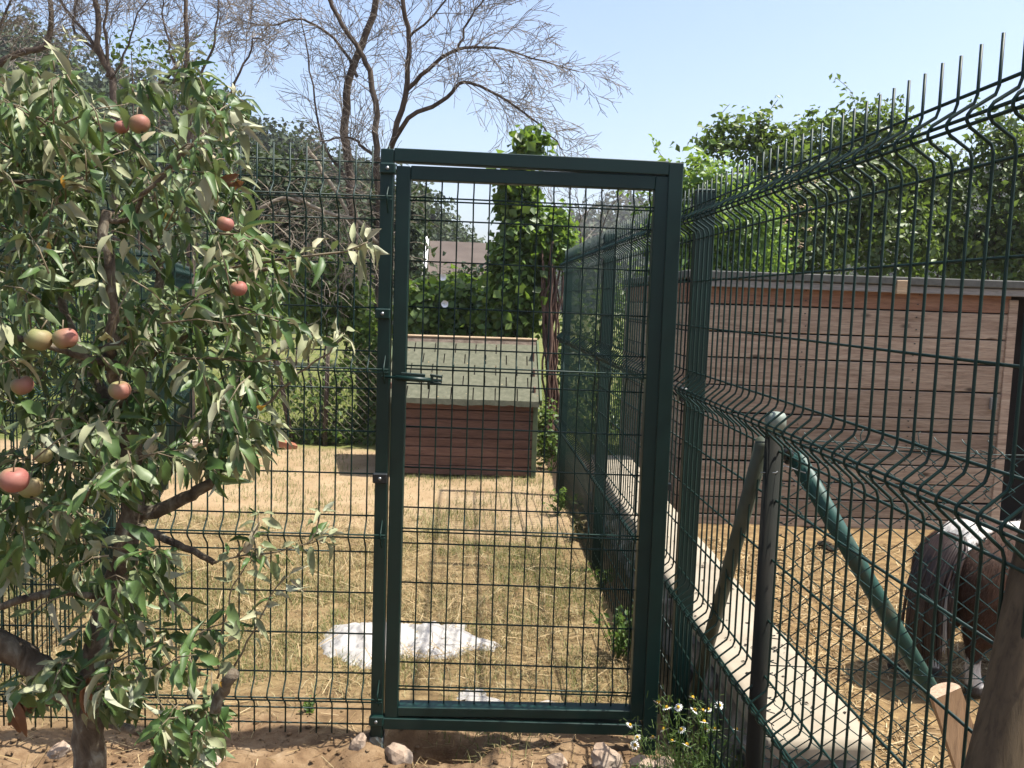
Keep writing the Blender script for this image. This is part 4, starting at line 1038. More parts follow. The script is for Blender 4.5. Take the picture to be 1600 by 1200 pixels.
rock('small rock by the chamomile plant', 1040, 1198, 2.7, .05, (1.2, .8, .6), (.1, .2, 1), 17)
rock('flat brown stone in the soil below the apple branches', 328, 1185, 2.75, .05, (1.2, .8, .5), (.1, .1, .4), 19)
rock('small pale stone at the left of the apple trunk', 92, 1172, 2.75, .04, (1.2, .8, .6), (.1, .1, 1.4), 23)
rock('pale stone at the foot of the far left post', 305, 692, 9.1, .10, (1.1, .8, .7), (.1, .1, .4), 29)
rock('grey stone just in front of the far left corner', 298, 712, 8.6, .09, (1.1, .8, .6), (.1, .4, .4), 31)

# ------------------------------------------------------------------ white fleece heaps on the grass
def heap(label, outline, zmax, seed, n=70):
    pts = [at(a, b, z=.0) for a, b in outline]; xs = [p.x for p in pts]; ys = [p.y for p in pts]
    x0, x1, y0, y1 = min(xs)-.02, max(xs)+.02, min(ys)-.02, max(ys)+.02
    def inside(x, y):
        c = False; k = len(pts)
        dmin = 9
        for i in range(k):
            a, b = pts[i], pts[(i+1) % k]
            if (a.y > y) != (b.y > y) and x < (b.x-a.x)*(y-a.y)/(b.y-a.y)+a.x: c = not c
            ab = Vector((b.x-a.x, b.y-a.y)); ap = Vector((x-a.x, y-a.y)); t = max(0, min(1, ap.dot(ab)/max(1e-9, ab.dot(ab))))
            dmin = min(dmin, (ap-ab*t).length)
        return dmin if c else -dmin
    V = []; ids = {}; F = []
    nx = n; ny = max(8, int(n*(y1-y0)/(x1-x0)*1.6))
    for j in range(ny+1):
        for i in range(nx+1):
            x = x0+(x1-x0)*i/nx; y = y0+(y1-y0)*j/ny
            d = inside(x+.05*fnoise((x, y), 9, seed)+.02*fnoise((x, y), 31, seed), y+.05*fnoise((x, y), 9, seed+5)+.02*fnoise((x, y), 31, seed+3))
            if d > -.012:
                h = zmax*min(1, max(0, d)/.16)**.8
                rid = .8*abs(fnoise((x, y), 6, seed))+.25*abs(fnoise((x, y), 15, seed+2))+.12*abs(fnoise((x, y), 40, seed+7))
                z = gz(x, y)+.004+h*(.45+.9*rid)
                if d < 0: z = gz(x, y)-.004
                ids[(i, j)] = len(V); V.append((x-pts[0].x+.01*fnoise((x, y), 21, 3), y-pts[0].y, z))
    for j in range(ny):
        for i in range(nx):
            q = [(i, j), (i+1, j), (i+1, j+1), (i, j+1)]
            if all(k in ids for k in q): F.append([ids[k] for k in q])
    o = link('plastic_fleece', np_mesh('plastic_fleece', np.array(V), np.array(F), M['plastic'], True)); o.location = (pts[0].x, pts[0].y, 0)
    tag(o, label, 'plastic sheet'); return o
heap('large crumpled heap of white fleece lying behind the left gate post', [(500, 1000), (512, 1030), (545, 1035), (565, 1050), (590, 1048), (620, 1030), (690, 1032), (740, 1020), (785, 1012), (760, 1002), (735, 990), (720, 978), (660, 982), (620, 984), (560, 978), (520, 984)], .10, 4, 110)
heap('small scrap of white fleece half in the soil behind the gate', [(716, 1096), (730, 1078), (760, 1082), (800, 1100), (860, 1092), (880, 1100), (850, 1112), (760, 1108)], .035, 9, 44)

# ------------------------------------------------------------------ weeds and chamomile
def weed(label, px_, py_, Y, r_, h_, n, mat='wleaf', size=.05):
    p = at(px_, py_, Y); t = empty('weed', (p.x, p.y, gz(p.x, p.y))); tag(t, label, 'weed', 'weeds along the right fence')
    mb = MB(); Pn = []
    for i in range(n):
        an = rnd.uniform(0, 6.28); e = Vector((r_*math.cos(an)*rnd.random(), r_*math.sin(an)*rnd.random(), h_*rnd.uniform(.4, 1)))
        pts = smooth_pts([Vector((0, 0, -.01)), e*.5+Vector((0, 0, .1*h_)), e], 3)
        mb.tube(pts, .0022, 4)
        for k in range(7): Pn.append(np.array(pts[rnd.randrange(2, len(pts))])+nr.normal(size=3)*size*.45)
    mb.build('stem', M['wleaf'], t)
    Pn = np.array(Pn); V, F = quads_cloud(Pn, size*nr.uniform(.6, 1.3, len(Pn)), None, .5); tag(link('foliage', np_mesh('foliage', V, F, M[mat]), t), kind='stuff')
weed('leafy green weed in front of the kennel by the right fence', 873, 790, 6.6, .14, .24, 12)
weed('dense green weed at the foot of the right fence just inside the gate', 965, 1020, 3.9, .16, .26, 22, size=.035)
weed('spindly weed right of the gate leaf against the mesh', 985, 985, 4.1, .08, .22, 9, size=.03)
weed('dry leafy weed by the fence below the pale wall end', 905, 815, 6.0, .10, .18, 9, 'drygrass', .05)
weed('low green weed between the fence and the middle of the yard', 940, 900, 4.9, .12, .15, 10, size=.035)
weed('small wilted green weed left of the apple trunk foot', 62, 1185, 2.6, .07, .08, 12, size=.03)
weed('tiny green weed in the soil left of the gate post', 487, 1113, 3.3, .05, .04, 5, size=.03)

ca = empty('chamomile', tuple(at(1085, 1190, 2.62).xy)+(0,)); tag(ca, 'bushy chamomile plant with small white daisies at the foot of the right fence', 'flowering plant')
o0 = Vector(ca.location); mb = MB(); Pn = []
fl_px = [(1028, 1098), (1042, 1106), (1082, 1090), (1098, 1110), (1107, 1109), (1124, 1102), (1150, 1140), (1065, 1140), (1038, 1140), (1020, 1152), (1050, 1158), (1073, 1164), (1100, 1128), (1118, 1140), (984, 1133), (996, 1152), (992, 1164), (1085, 1110), (1147, 1183), (1060, 1105), (1103, 1140)]
pm = MB(); k = 13
for i in range(k):
    a = 2*math.pi*i/k; b = .16
    q0 = [(.25*math.cos(a-b), .25*math.sin(a-b), 0), (.25*math.cos(a+b), .25*math.sin(a+b), 0), (.85*math.cos(a+b*.9), .85*math.sin(a+b*.9), -.08), (1.0*math.cos(a), 1.0*math.sin(a), -.14), (.85*math.cos(a-b*.9), .85*math.sin(a-b*.9), -.08)]
    n = len(pm.v); pm.v += [tuple(c*.0125 for c in v) for v in q0]; pm.f.append(tuple(n+j for j in range(5)))
petm = pm.mesh('petals', M['petal'])
dm = MB(); dm.tube([(0, 0, -.001), (0, 0, .002), (0, 0, .005), (0, 0, .0062)], [.0048, .0050, .0034, .001], 9); discm = dm.mesh('disc', M['disc'], True)
stems_src = []
for (a, b) in fl_px:
    Y = 2.62+rnd.uniform(-.10, .12) if a > 1010 else 2.9
    p = at(a, b, Y)
    f = link('flower', petm, ca); f.location = p-o0; sc_ = rnd.uniform(1.0, 1.4); f.scale = (sc_,)*3
    f.rotation_euler = (rnd.uniform(.1, .8), rnd.uniform(-.5, .5), rnd.uniform(0, 6))
    d_ = link('disc', discm, f)
    root = o0+Vector((rnd.uniform(-.08, .08), rnd.uniform(-.05, .05), 0))
    pts = smooth_pts([root-o0, (root.lerp(p, .55)-o0)+Vector((rnd.uniform(-.02, .02), 0, .03)), p-o0], 4)
    mb.tube(pts, .0014, 4); stems_src.append(pts)
for i in range(60):
    root = Vector((rnd.uniform(-.12, .12), rnd.uniform(-.1, .1), 0)); e = root+Vector((rnd.uniform(-.14, .16), rnd.uniform(-.1, .1), rnd.uniform(.08, .27)))
    pts = smooth_pts([root, root.lerp(e, .5)+Vector((0, 0, .03)), e], 4); mb.tube(pts, .0014, 4); stems_src.append(pts)
mb.build('stem', M['wleaf'], ca)
parts = []
Pn = []
for pts in stems_src:
    for q in range(95): Pn.append(np.array(pts[int(rnd.random()**1.4*len(pts))])+nr.normal(size=3)*np.array([.020, .020, .016]))
Pn = np.array(Pn); V, F = strips(Pn, .026, .0019, .7); tag(link('foliage', np_mesh('foliage', V, F, M['wleaf']), ca), kind='stuff')

# ------------------------------------------------------------------ pony
def pony():
    th = math.radians(24); hgt = np.array([math.cos(th), math.sin(th)])
    org = Vector((2.36, 4.03, PZ))     # point under the croup
    bm = bmesh.new()
    def loft(sections, ring=24):
        n0 = len(bm.verts); vs = []
        for (c, rx, ry, ax_) in sections:
            r_ = []
            for j in range(ring):
                a = 2*math.pi*j/ring
                # ax_: tangent direction
                t = Vector(ax_).normalized(); s = Vector((0, 1, 0)); u = t.cross(s)
                if u.length < .1: u = Vector((0, 0, 1))
                u.normalize(); s = u.cross(t).normalized()
                r_.append(bm.verts.new(Vector(c)+s*math.cos(a)*rx+u*math.sin(a)*ry))
            vs.append(r_)
        for a, b in zip(vs[:-1], vs[1:]):
            for j in range(ring):
                bm.faces.new((a[j], a[(j+1) % ring], b[(j+1) % ring], b[j]))
        bm.faces.new(list(reversed(vs[0]))); bm.faces.new(vs[-1])
    X = (1, 0, 0)
    # trunk: x from rump to chest, local z up
    loft([((-.20, 0, .50), .03, .05, X), ((-.185, 0, .52), .10, .12, X), ((-.13, 0, .54), .165, .17, X), ((-.04, 0, .545), .205, .20, X), ((.08, 0, .52), .215, .195, X), ((.25, 0, .485), .24, .205, X), ((.42, 0, .48), .245, .205, X), ((.58, 0, .49), .22, .20, X), ((.72, 0, .53), .175, .19, X), ((.82, 0, .55), .12, .15, X), ((.86, 0, .55), .05, .07, X)])
    # neck and head lowered in grazing
    nd = (.75, 0, -.35)
    loft([((.70, 0, .58), .11, .16, (1, 0, .1)), ((.88, 0, .58), .09, .14, (1, 0, -.2)), ((1.02, 0, .50), .075, .115, nd), ((1.14, 0, .40), .07, .10, (.6, 0, -.7))])
    loft([((1.10, 0, .44), .07, .09, (.4, 0, -.9)), ((1.17, 0, .34), .075, .10, (.35, 0, -.9)), ((1.22, 0, .22), .055, .07, (.3, 0, -1)), ((1.25, 0, .13), .045, .05, (.3, 0, -1)), ((1.26, 0, .10), .03, .035, (.3, 0, -1))], 16)
    for s in (-1, 1):
        loft([((1.09, s*.045, .47), .022, .022, (-.2, 0, 1)), ((1.08, s*.055, .52), .026, .014, (-.2, 0, 1)), ((1.07, s*.06, .565), .006, .006, (-.2, 0, 1))], 8)
        # hind leg: thigh, hock, cannon, hoof
        loft([((-.03, s*.03, .70), .03, .05, (0, 0, -1)), ((-.035, s*.06, .66), .09, .13, (0, 0, -1)), ((-.04, s*.085, .60), .115, .175, (0, 0, -1)), ((-.045, s*.10, .53), .118, .195, (0, 0, -1)), ((-.035, s*.115, .42), .108, .19, (0, 0, -1)), ((-.045, s*.115, .30), .088, .145, (-.2, 0, -1)), ((-.075, s*.11, .235), .070, .105, (-.3, 0, -1)), ((-.115, s*.105, .235), .040, .052, (-.3, 0, -1)), ((-.12, s*.105, .16), .032, .036, (.1, 0, -1)), ((-.11, s*.105, .085), .034, .036, (.2, 0, -1)), ((-.095, s*.105, .045), .042, .045, (.2, 0, -1)), ((-.085, s*.105, .004), .047, .055, (0, 0, -1))], 14)
        loft([((.68, s*.10, .50), .075, .11, (0, 0, -1)), ((.69, s*.10, .38), .055, .075, (0, 0, -1)), ((.69, s*.10, .27), .042, .046, (0, 0, -1)), ((.69, s*.10, .15), .031, .033, (0, 0, -1)), ((.70, s*.10, .08), .034, .035, (0, 0, -1)), ((.715, s*.10, .04), .042, .045, (0, 0, -1)), ((.72, s*.10, .004), .046, .052, (0, 0, -1))], 14)
    me = bpy.data.meshes.new('pony_body'); bm.to_mesh(me); bm.free()
    tmp = bpy.data.objects.new('pony_tmp', me); C.objects.link(tmp)
    md = tmp.modifiers.new('r', 'REMESH'); md.mode = 'VOXEL'; md.voxel_size = .011; md.use_smooth_shade = True
    md2 = tmp.modifiers.new('s', 'SMOOTH'); md2.iterations = 26; md2.factor = .6
    dg = bpy.context.evaluated_depsgraph_get(); dg.update()
    body = bpy.data.meshes.new_from_object(tmp.evaluated_get(dg)); bpy.data.objects.remove(tmp)
    body.materials.clear()
    # coat pattern: white patches on dark bay, stored as a colour attribute of the coat
    ca_ = body.color_attributes.new('coat', 'FLOAT_COLOR', 'POINT')
    n = len(body.vertices); co = np.zeros(n*3); body.vertices.foreach_get('co', co); co = co.reshape(-1, 3)
    cols = np.zeros((n, 4)); cols[:, 3] = 1
    for i, (x, y, z) in enumerate(co):
        nz_ = .035*fnoise((x, y, z), 9, 2)+.015*fnoise((x, y, z), 26, 6)
        white = 0
        if z > .675+nz_-.01 and -.17 < x < -.055+nz_ and abs(y) < .10: white = 1                 # croup top
        if (x-.27)**2/.12**2+(max(0, .70-z))**2/.13**2 < 1+nz_*9 and z > .5: white = 1              # back patch
        if .36 < x < .60+nz_ and z > .42+nz_+.25*(x-.36): white = 1
        if z < .165+nz_ and z > .05: white = 1                                                      # socks
        if x > 1.14 and abs(y) < .03: white = 1
        d_ = np.array([.030, .0145, .0085])*(1+.5*fnoise((x, y, z), 5, 3)+.35*fnoise((x*1, y*3, z*.6), 40, 3))
        c = np.array([.42, .40, .37]) if white else d_
        if z < .05: c = np.array([.05, .045, .04])
        cols[i, :3] = c
    ca_.data.foreach_set('color', cols.ravel())
    mt, nt, p = base_mat('pony_coat', .75, .15)
    at_ = node(nt, 'ShaderNodeVertexColor'); at_.layer_name = 'coat'
    nz = texnoise(nt, 60, 8, .7, mapping(nt, (1, 1.5, .25)))
    hv = node(nt, 'ShaderNodeHueSaturation'); nt.links.new(at_.outputs[0], hv.inputs['Color'])
    mr = node(nt, 'ShaderNodeMapRange'); mr.inputs[1].default_value = .3; mr.inputs[2].default_value = .7; mr.inputs[3].default_value = .6; mr.inputs[4].default_value = 1.45
    nt.links.new(nz.outputs[0], mr.inputs[0]); nt.links.new(mr.outputs[0], hv.inputs['Value']); nt.links.new(hv.outputs[0], p.inputs['Base Color'])
    bump(nt, p, nz.outputs[0], .35, .006)
    body.materials.append(mt)
    t = link('pony', body); t.location = org; t.scale = (1.11,)*3; t.rotation_euler = (0, 0, th)
    body.polygons.foreach_set('use_smooth', [True]*len(body.polygons))
    tag(t, 'small dark brown and white pony standing rear first behind the chain link', 'pony')
    # short coat hair lying along the body
    nrm_ = np.zeros(n*3); body.vertices.foreach_get('normal', nrm_); nrm_ = nrm_.reshape(-1, 3)
    pick = nr.choice(n, 26000); pick = pick[(co[pick, 2] > .09)]
    k_ = len(pick); q = co[pick]+nr.normal(size=(k_, 3))*.004; nn_ = nrm_[pick]
    lay = np.array([-.55, 0, -.75])+nr.normal(size=(k_, 3))*.22; lay = lay-nn_*np.sum(lay*nn_, 1, keepdims=True)*.8
    lay /= np.linalg.norm(lay, axis=1, keepdims=True); sdv = np.cross(nn_, lay)
    L_ = nr.uniform(.012, .030, (k_, 1)); W_ = .0016
    HV = np.stack([q-sdv*W_, q+sdv*W_, q+lay*L_+nn_*L_*.16], 1).reshape(-1, 3); ii = np.arange(k_)*3
    hm = np_mesh('coat_hair', HV, np.stack([ii, ii+1, ii+2], 1), mt)
    hc = hm.color_attributes.new('coat', 'FLOAT_COLOR', 'POINT'); hcol = np.repeat(cols[pick]*np.concatenate([nr.uniform(.55, 1.6, (k_, 3)).mean(1, keepdims=True).repeat(3, 1), np.ones((k_, 1))], 1), 3, 0)
    hc.data.foreach_set('color', hcol.ravel()); tag(link('coat_hair', hm, t), kind='stuff')
    # tail: dark strands with a white lock
    tl = MB(); tw_ = MB()
    for i in range(210):
        wlock = i < 46
        y0 = rnd.gauss(-.062, .011) if wlock else rnd.gauss(.004, .028); ph = rnd.uniform(0, 6)
        back = rnd.uniform(.0, .05); ln = rnd.uniform(.90, 1.03)*(.86 if wlock else 1)
        pts = [Vector((-.13 if wlock else -.15, y0*.5, .685 if wlock else .675))]
        for k in range(1, 9):
            q = k/8
            pts.append(Vector((-.16-.135*math.sin(min(1, q*1.5)*1.57)-back*q+(.035 if wlock else 0)+.04*q*q, y0*(1+.5*q)+.004*math.sin(ph+q*5)+(.035*q if wlock else .015*q), .685-.56*ln*(q**1.2))))
        (tw_ if wlock else tl).tube(pts, [.006, .007, .007, .007, .007, .006, .005, .004, .0012], 4, cap=False)
    ml = simple('tail_hair', [(.3, (.020, .011, .008)), (.7, (.06, .032, .022))], 30, .5, .4, 0)
    mw = simple('white_tail_hair', [(.3, (.60, .57, .53)), (.7, (.75, .72, .69))], 30, .55, .4, 0)
    tl.build('tail', ml, t, True); tw_.build('tail_lock', mw, t, True)['label'] = 'white lock of the tail'
    mn = MB()
    for i in range(120):
        q0 = rnd.random(); s = Vector((.72+.36*q0, 0, .70-.18*q0**1.5+.02)); sd_ = rnd.choice((-1, 1))
        pts = [s+Vector((rnd.uniform(-.02, .03)*k, sd_*(.05*k**.6+.02*k), -.055*k)) for k in range(4)]
        mn.tube(pts, [.005, .005, .004, .001], 4, cap=False)
    mn.build('mane', ml, t, True)
    for s in (-1, 1):
        e = MB().tube([(0, 0, 0), (0, s*.006, 0), (0, s*.010, 0)], [.013, .011, .003], 10).build('eye', M['black'], t, True); e.location = (1.155, s*.066, .385)
pony()
# small dark things on the paddock floor
for (px_, py_, lb) in ((1300, 857, 'dark clump of dung by the green brace'), (1129, 882, 'small dark clump of dung by the low wall'), (1290, 850, 'dark dung pat behind the green brace'), (1395, 1040, 'dung pat near the pony leg'), (1425, 1050, 'dung pat right beside the pony hoof')):
    p = at(px_, py_, z=PZ+.03); o = link('dung', rock_mesh(.05 if px_ < 1390 else .03, px_, M['dung'], (1.3, .9, .55), 2, .6)); o.location = p
    tag(o, lb, 'dung')

# ------------------------------------------------------------------ apple tree
YT = 2.2
ap = empty('apple_tree', (at(135, 1200, YT).x, YT, 0)); tag(ap, 'apple tree with drooping leaves and ripening fruit in front of the fence', 'apple tree')
A0 = Vector(ap.location)
def abranch(name, pix, Y, r0_, r1_, mat='applebark', wob=.004):
    pts = smooth_pts([p-A0 for p in pl(pix, Y)], 4, wob); k = len(pts)
    MB().tube(pts, [r0_+(r1_-r0_)*j/(k-1) for j in range(k)], 12).build(name, M[mat], ap, True); return [p+A0 for p in pts]
BR = []
BR.append(abranch('trunk', [(128, 1500), (134, 1300), (138, 1200), (140, 1110), (150, 1040), (166, 960), (190, 880), (205, 800), (203, 720), (198, 640)], 2.2, .045, .024))
BR.append(abranch('branch', [(205, 800), (240, 800), (290, 778), (325, 758), (348, 742)], [2.2, 2.2, 2.19, 2.17, 2.15], .020, .012))
BR.append(abranch('branch', [(198, 650), (180, 600), (172, 560), (180, 520), (172, 420), (168, 330)], [2.15, 2.05, 2.0, 1.98, 1.98, 2.0], .015, .011))
BR.append(abranch('branch', [(178, 570), (140, 560), (90, 545), (40, 530), (-20, 525)], [2.0, 1.98, 1.97, 1.95, 1.95], .010, .006))
BR.append(abranch('branch', [(140, 1110), (100, 1080), (70, 1050), (30, 1022), (-40, 990)], [2.2, 2.18, 2.16, 2.15, 2.1], .030, .036))
BR.append(abranch('branch', [(166, 940), (120, 925), (60, 930), (10, 945), (-30, 955)], [2.2, 2.15, 2.1, 2.1, 2.1], .012, .008))
BR.append(abranch('branch', [(205, 820), (240, 835), (290, 855), (335, 880)], [2.2, 2.15, 2.1, 2.1], .012, .007))
BR.append(abranch('branch', [(170, 1130), (250, 1150), (318, 1132), (345, 1090), (366, 1052)], [2.2, 2.12, 2.06, 2.03, 2.0], .011, .0145))
BR.append(abranch('branch', [(196, 660), (230, 560), (250, 430), (230, 300), (215, 180), (280, 100)], [2.25, 2.3, 2.35, 2.35, 2.35, 2.35], .017, .005))
BR.append(abranch('branch', [(196, 660), (130, 560), (80, 420), (60, 280), (100, 120)], [2.25, 2.35, 2.4, 2.4, 2.4], .015, .005))
BR.append(abranch('branch', [(168, 345), (200, 340), (240, 290), (300, 225)], [2.0, 1.98, 1.95, 1.95], .006, .004))
BR.append(abranch('branch', [(230, 560), (320, 500), (360, 440), (420, 420)], [2.3, 2.2, 2.15, 2.1], .010, .005))
BR.append(abranch('branch', [(140, 300), (120, 280), (60, 285), (-20, 280)], [2.2, 2.15, 2.1, 2.1], .008, .005))

apples_px = [(218, 194, 17, 1.93), (190, 199, 12, 1.97), (352, 350, 14, 1.95), (373, 451, 14, 1.95), (60, 530, 22, 1.86), (102, 529, 20, 1.86), (187, 610, 18, 1.88), (35, 602, 18, 1.88), (22, 750, 24, 1.78), (48, 762, 20, 1.86), (68, 712, 15, 1.88)]
# leaf base shapes
def leaf_shape(L, W, curl, fold, wave, seed):
    st = [0, .12, .28, .45, .62, .78, .91, 1.0]; wd = [.03, .50, .88, 1.0, .90, .66, .36, .02]; V = []
    for i, (s, w_) in enumerate(zip(st, wd)):
        x = L*s; zc = -curl*L*s*s
        tw_ = wave*math.sin(s*6+seed); cs = 1-.12*math.sin(s*19+seed*2)
        for j in (-1, 0, 1):
            V.append((x, j*W*.5*w_*math.cos(fold)*cs, zc+abs(j)*W*.5*w_*math.sin(fold)*cs+j*tw_*W*.35*w_+.02*math.sin(s*11+seed+j)*abs(j)))
    F = []
    for i in range(len(st)-1):
        for j in range(2):
            a = i*3+j; F.append((a, a+4, a+1)); F.append((a, a+3, a+4))
    n = len(V)   # petiole
    V += [(-.022, .0009, .002), (-.022, -.0009, .002), (.002, -.0009, 0), (.002, .0009, 0)]
    F += [(n, n+1, n+2), (n, n+2, n+3)]
    return np.array(V), np.array(F)
shapes = [leaf_shape(1, rnd.uniform(.34, .50), rnd.uniform(.1, .95), rnd.uniform(.3, 1.25), rnd.uniform(-1.1, 1.1), i) for i in range(18)]
for s in shapes: s[0][-4:, 0] = [-.28, -.28, .01, .01]
leaves = []   # (pos, dir, normal, length, kind)
def add_shoot(pts, n, L, pale=.2, droop=.35, tipbunch=3, twig=True, r=.0022):
    pts = [Vector(p) for p in pts]; k = len(pts)-1
    ph = rnd.uniform(0, 6)
    for i in range(n+tipbunch):
        t = min(1, (i+.5)/n) if i < n else rnd.uniform(.9, 1)
        a = min(int(t*k), k-1); f = t*k-a; p = pts[a].lerp(pts[a+1], f); tan = (pts[a+1]-pts[a]).normalized()
        sd_ = tan.orthogonal().normalized(); sd_ = Matrix.Rotation(ph+i*2.4, 3, tan) @ sd_
        d = tan*rnd.uniform(.15, .7)+sd_*rnd.uniform(.5, 1)+Vector((0, 0, -droop*rnd.uniform(.3, 1.8)))
        d.normalize()
        nm = Vector((rnd.gauss(0, .5), rnd.gauss(-.75, .6), 1)) if rnd.random() < .85 else Vector((rnd.gauss(0, 1), rnd.gauss(0, 1), rnd.gauss(0, 1)))
        l = L*rnd.uniform(.6, 1.25)*(1 if i < n else .75)
        leaves.append((p+d*.01, d, nm, l, 'pale' if rnd.random() < pale*(1.9 if t > .75 else .7) else 'green'))
    if twig: shoots_mb.tube([p-A0 for p in pts], [r*(1-.6*j/k) for j in range(k+1)], 5)
shoots_mb = MB()
def pshoot(pix, Y, n, L=.062, pale=.3, droop=.3, tip=4, r=.003):
    pts = smooth_pts(pl(pix, Y), 4, .003); add_shoot(pts, n, L, pale, droop, tip, True, r)
pshoot([(330, 425), (400, 412), (480, 400), (540, 392), (575, 378)], [2.1, 2.05, 2.0, 2.0, 2.0], 26, .058, .6, .2, 5, .004)
pshoot([(340, 365), (390, 370), (430, 395), (470, 400)], [2.05, 2.0, 2.0, 2.0], 14, .06, .4, .3)
pshoot([(408, 640), (440, 610), (480, 575), (520, 545), (535, 520)], 2.12, 7, .045, .8, .4, 6, .004)
pshoot([(330, 470), (380, 480), (430, 500), (470, 510), (490, 525)], 2.1, 18, .06, .5, .35)
pshoot([(290, 560), (340, 560), (400, 565), (450, 560)], 2.1, 18, .065, .4, .5)
pshoot([(300, 600), (350, 640), (400, 655), (425, 665)], 2.05, 14, .065, .25, .5)
pshoot([(348, 742), (370, 715), (400, 690)], 2.1, 9, .065, .2, .7)
pshoot([(340, 745), (345, 700), (350, 650)], 2.12, 9, .065, .2, .7)
pshoot([(335, 880), (370, 870), (430, 862), (480, 850), (510, 838)], 2.08, 22, .052, .6, .25, 5)
pshoot([(370, 870), (395, 840), (405, 805)], 2.08, 8, .045, .5, .2, 4)
pshoot([(480, 850), (495, 830), (500, 800)], 2.06, 5, .04, .6, .2, 4)
pshoot([(340, 1060), (345, 1000), (360, 930), (385, 880), (400, 850)], 2.06, 14, .058, .4, .4, 4)
pshoot([(362, 1055), (400, 980), (430, 920), (452, 900)], 2.06, 9, .05, .5, .4, 4)
pshoot([(250, 880), (260, 930), (300, 960), (330, 985)], 2.1, 10, .06, .3, .4)
pshoot([(310, 1050), (290, 1010), (330, 980), (400, 960)], 2.05, 16, .06, .3, .4)
pshoot([(105, 120), (108, 90), (112, 62)], 2.3, 8, .04, .9, -.2, 4)
pshoot([(270, 130), (282, 105), (288, 82)], 2.25, 7, .045, .8, -.1, 4)
pshoot([(340, 200), (355, 170), (370, 150)], 2.2, 8, .045, .8, 0, 4)
pshoot([(280, 250), (320, 210), (350, 190), (375, 205)], 2.0, 12, .065, .5, .2)
pshoot([(190, 330), (230, 300), (260, 265), (300, 225)], 1.95, 10, .07, .3, .3)
pshoot([(-10, 160), (30, 170), (60, 185), (90, 195)], 2.0, 14, .065, .5, .4)
pshoot([(70, 340), (90, 310), (100, 290)], 1.95, 12, .06, .8, 0, 5)
pshoot([(45, 960), (75, 940), (110, 925)], 2.05, 8, .055, .3, .4)
pshoot([(20, 770), (60, 780), (100, 810), (135, 850)], 1.9, 12, .06, .2, .3)
pshoot([(130, 850), (200, 860), (260, 870)], 2.0, 14, .06, .4, .3)
pshoot([(130, 1060), (180, 1035), (230, 1015), (250, 1000)], 2.0, 12, .06, .3, .4)
pshoot([(300, 1100), (260, 1130), (250, 1180)], 2.05, 10, .065, .15, .8)
pshoot([(290, 1100), (300, 1140), (320, 1180)], 2.05, 10, .065, .15, .8)
# random fill inside the crown outline
crown = [(-60, 120), (20, 130), (70, 112), (110, 100), (140, 128), (200, 118), (250, 120), (280, 95), (310, 130), (345, 150), (372, 165), (378, 215), (385, 260), (365, 310), (370, 360), (395, 400), (420, 420), (440, 460), (455, 510), (430, 560), (400, 590), (400, 640), (415, 680), (395, 715), (340, 730), (280, 745), (225, 770), (200, 800), (215, 830), (270, 840), (250, 890), (120, 895), (60, 870), (-60, 900)]
low = [(120, 900), (235, 890), (250, 960), (280, 1000), (340, 1050), (350, 1100), (330, 1150), (330, 1200), (240, 1200), (220, 1130), (180, 1100), (120, 1080), (90, 1100), (20, 1090), (80, 1030), (120, 1000)]
def inpoly(x, y, P):
    c = False
    for i in range(len(P)):
        a, b = P[i], P[(i+1) % len(P)]
        if (a[1] > y) != (b[1] > y) and x < (b[0]-a[0])*(y-a[1])/(b[1]-a[1])+a[0]: c = not c
    return c
def fill(P, n, y0, y1, dens=None):
    k = 0
    while k < n:
        x, y = rnd.uniform(-60, 470), rnd.uniform(y0, y1)
        if not inpoly(x, y, P): continue
        if fnoise((x*.013, y*.013), 1, 5) < -.16 and rnd.random() < .85: continue
        k += 1
        Yd = min(2.75, max(1.82, rnd.gauss(2.22, .24)))
        s = at(x, y, Yd); cx_, cy_ = 170, 500
        d = Vector(((x-cx_)/300*.6+rnd.gauss(0, .6), rnd.gauss(-.1, .5), (cy_-y)/500*.5+rnd.gauss(.25, .5))).normalized()
        L = rnd.uniform(.05, .14); e = s+d*L
        ex, ey = topx(e)
        if not (inpoly(ex, ey, P)): e = s+d*L*.3
        mid = s.lerp(e, .5)+Vector((0, 0, .01))
        add_shoot([s, mid, e], rnd.randint(5, 8), .061, .10+.10*(Yd < 2.1), .6, 2, True, .0022)
fill(crown, 520, 95, 900)
fill(low, 85, 890, 1200)
tag(shoots_mb.build('shoots', M['shoot'], ap, True), kind='stuff')
# keep the fruit visible
def clear(p):
    x, y = topx(p)
    for (a, b, r_, Ya) in apples_px:
        if (x-a)**2+(y-b)**2 < (r_+4)**2 and p.y < Ya+.03: return False
    return True
leaves = [l for l in leaves if all(clear(l[0]+l[1]*l[3]*q) for q in (0, .25, .5, .75, 1.0))]
leaves.sort(key=lambda l: l[0].y)
def lmat(d, nm):
    x = d.normalized(); y = nm.cross(x)
    if y.length < .05: y = x.orthogonal()
    y.normalize(); z = x.cross(y); return Matrix((x, y, z)).transposed()
lm = {}
def lmesh(i, kind):
    if (i, kind) not in lm:
        me = np_mesh('leaf', shapes[i][0], shapes[i][1], M['aleaf' if kind == 'green' else 'aleafpale'], True); lm[(i, kind)] = me
    return lm[(i, kind)]
nleaf = 290
for q, (p, d, nm, l, kind) in enumerate(leaves[:nleaf]):
    o = link('leaf', lmesh(rnd.randrange(18), kind), ap)
    o.matrix_local = Matrix.Translation(p-A0) @ lmat(d, nm).to_4x4() @ Matrix.Scale(l, 4)
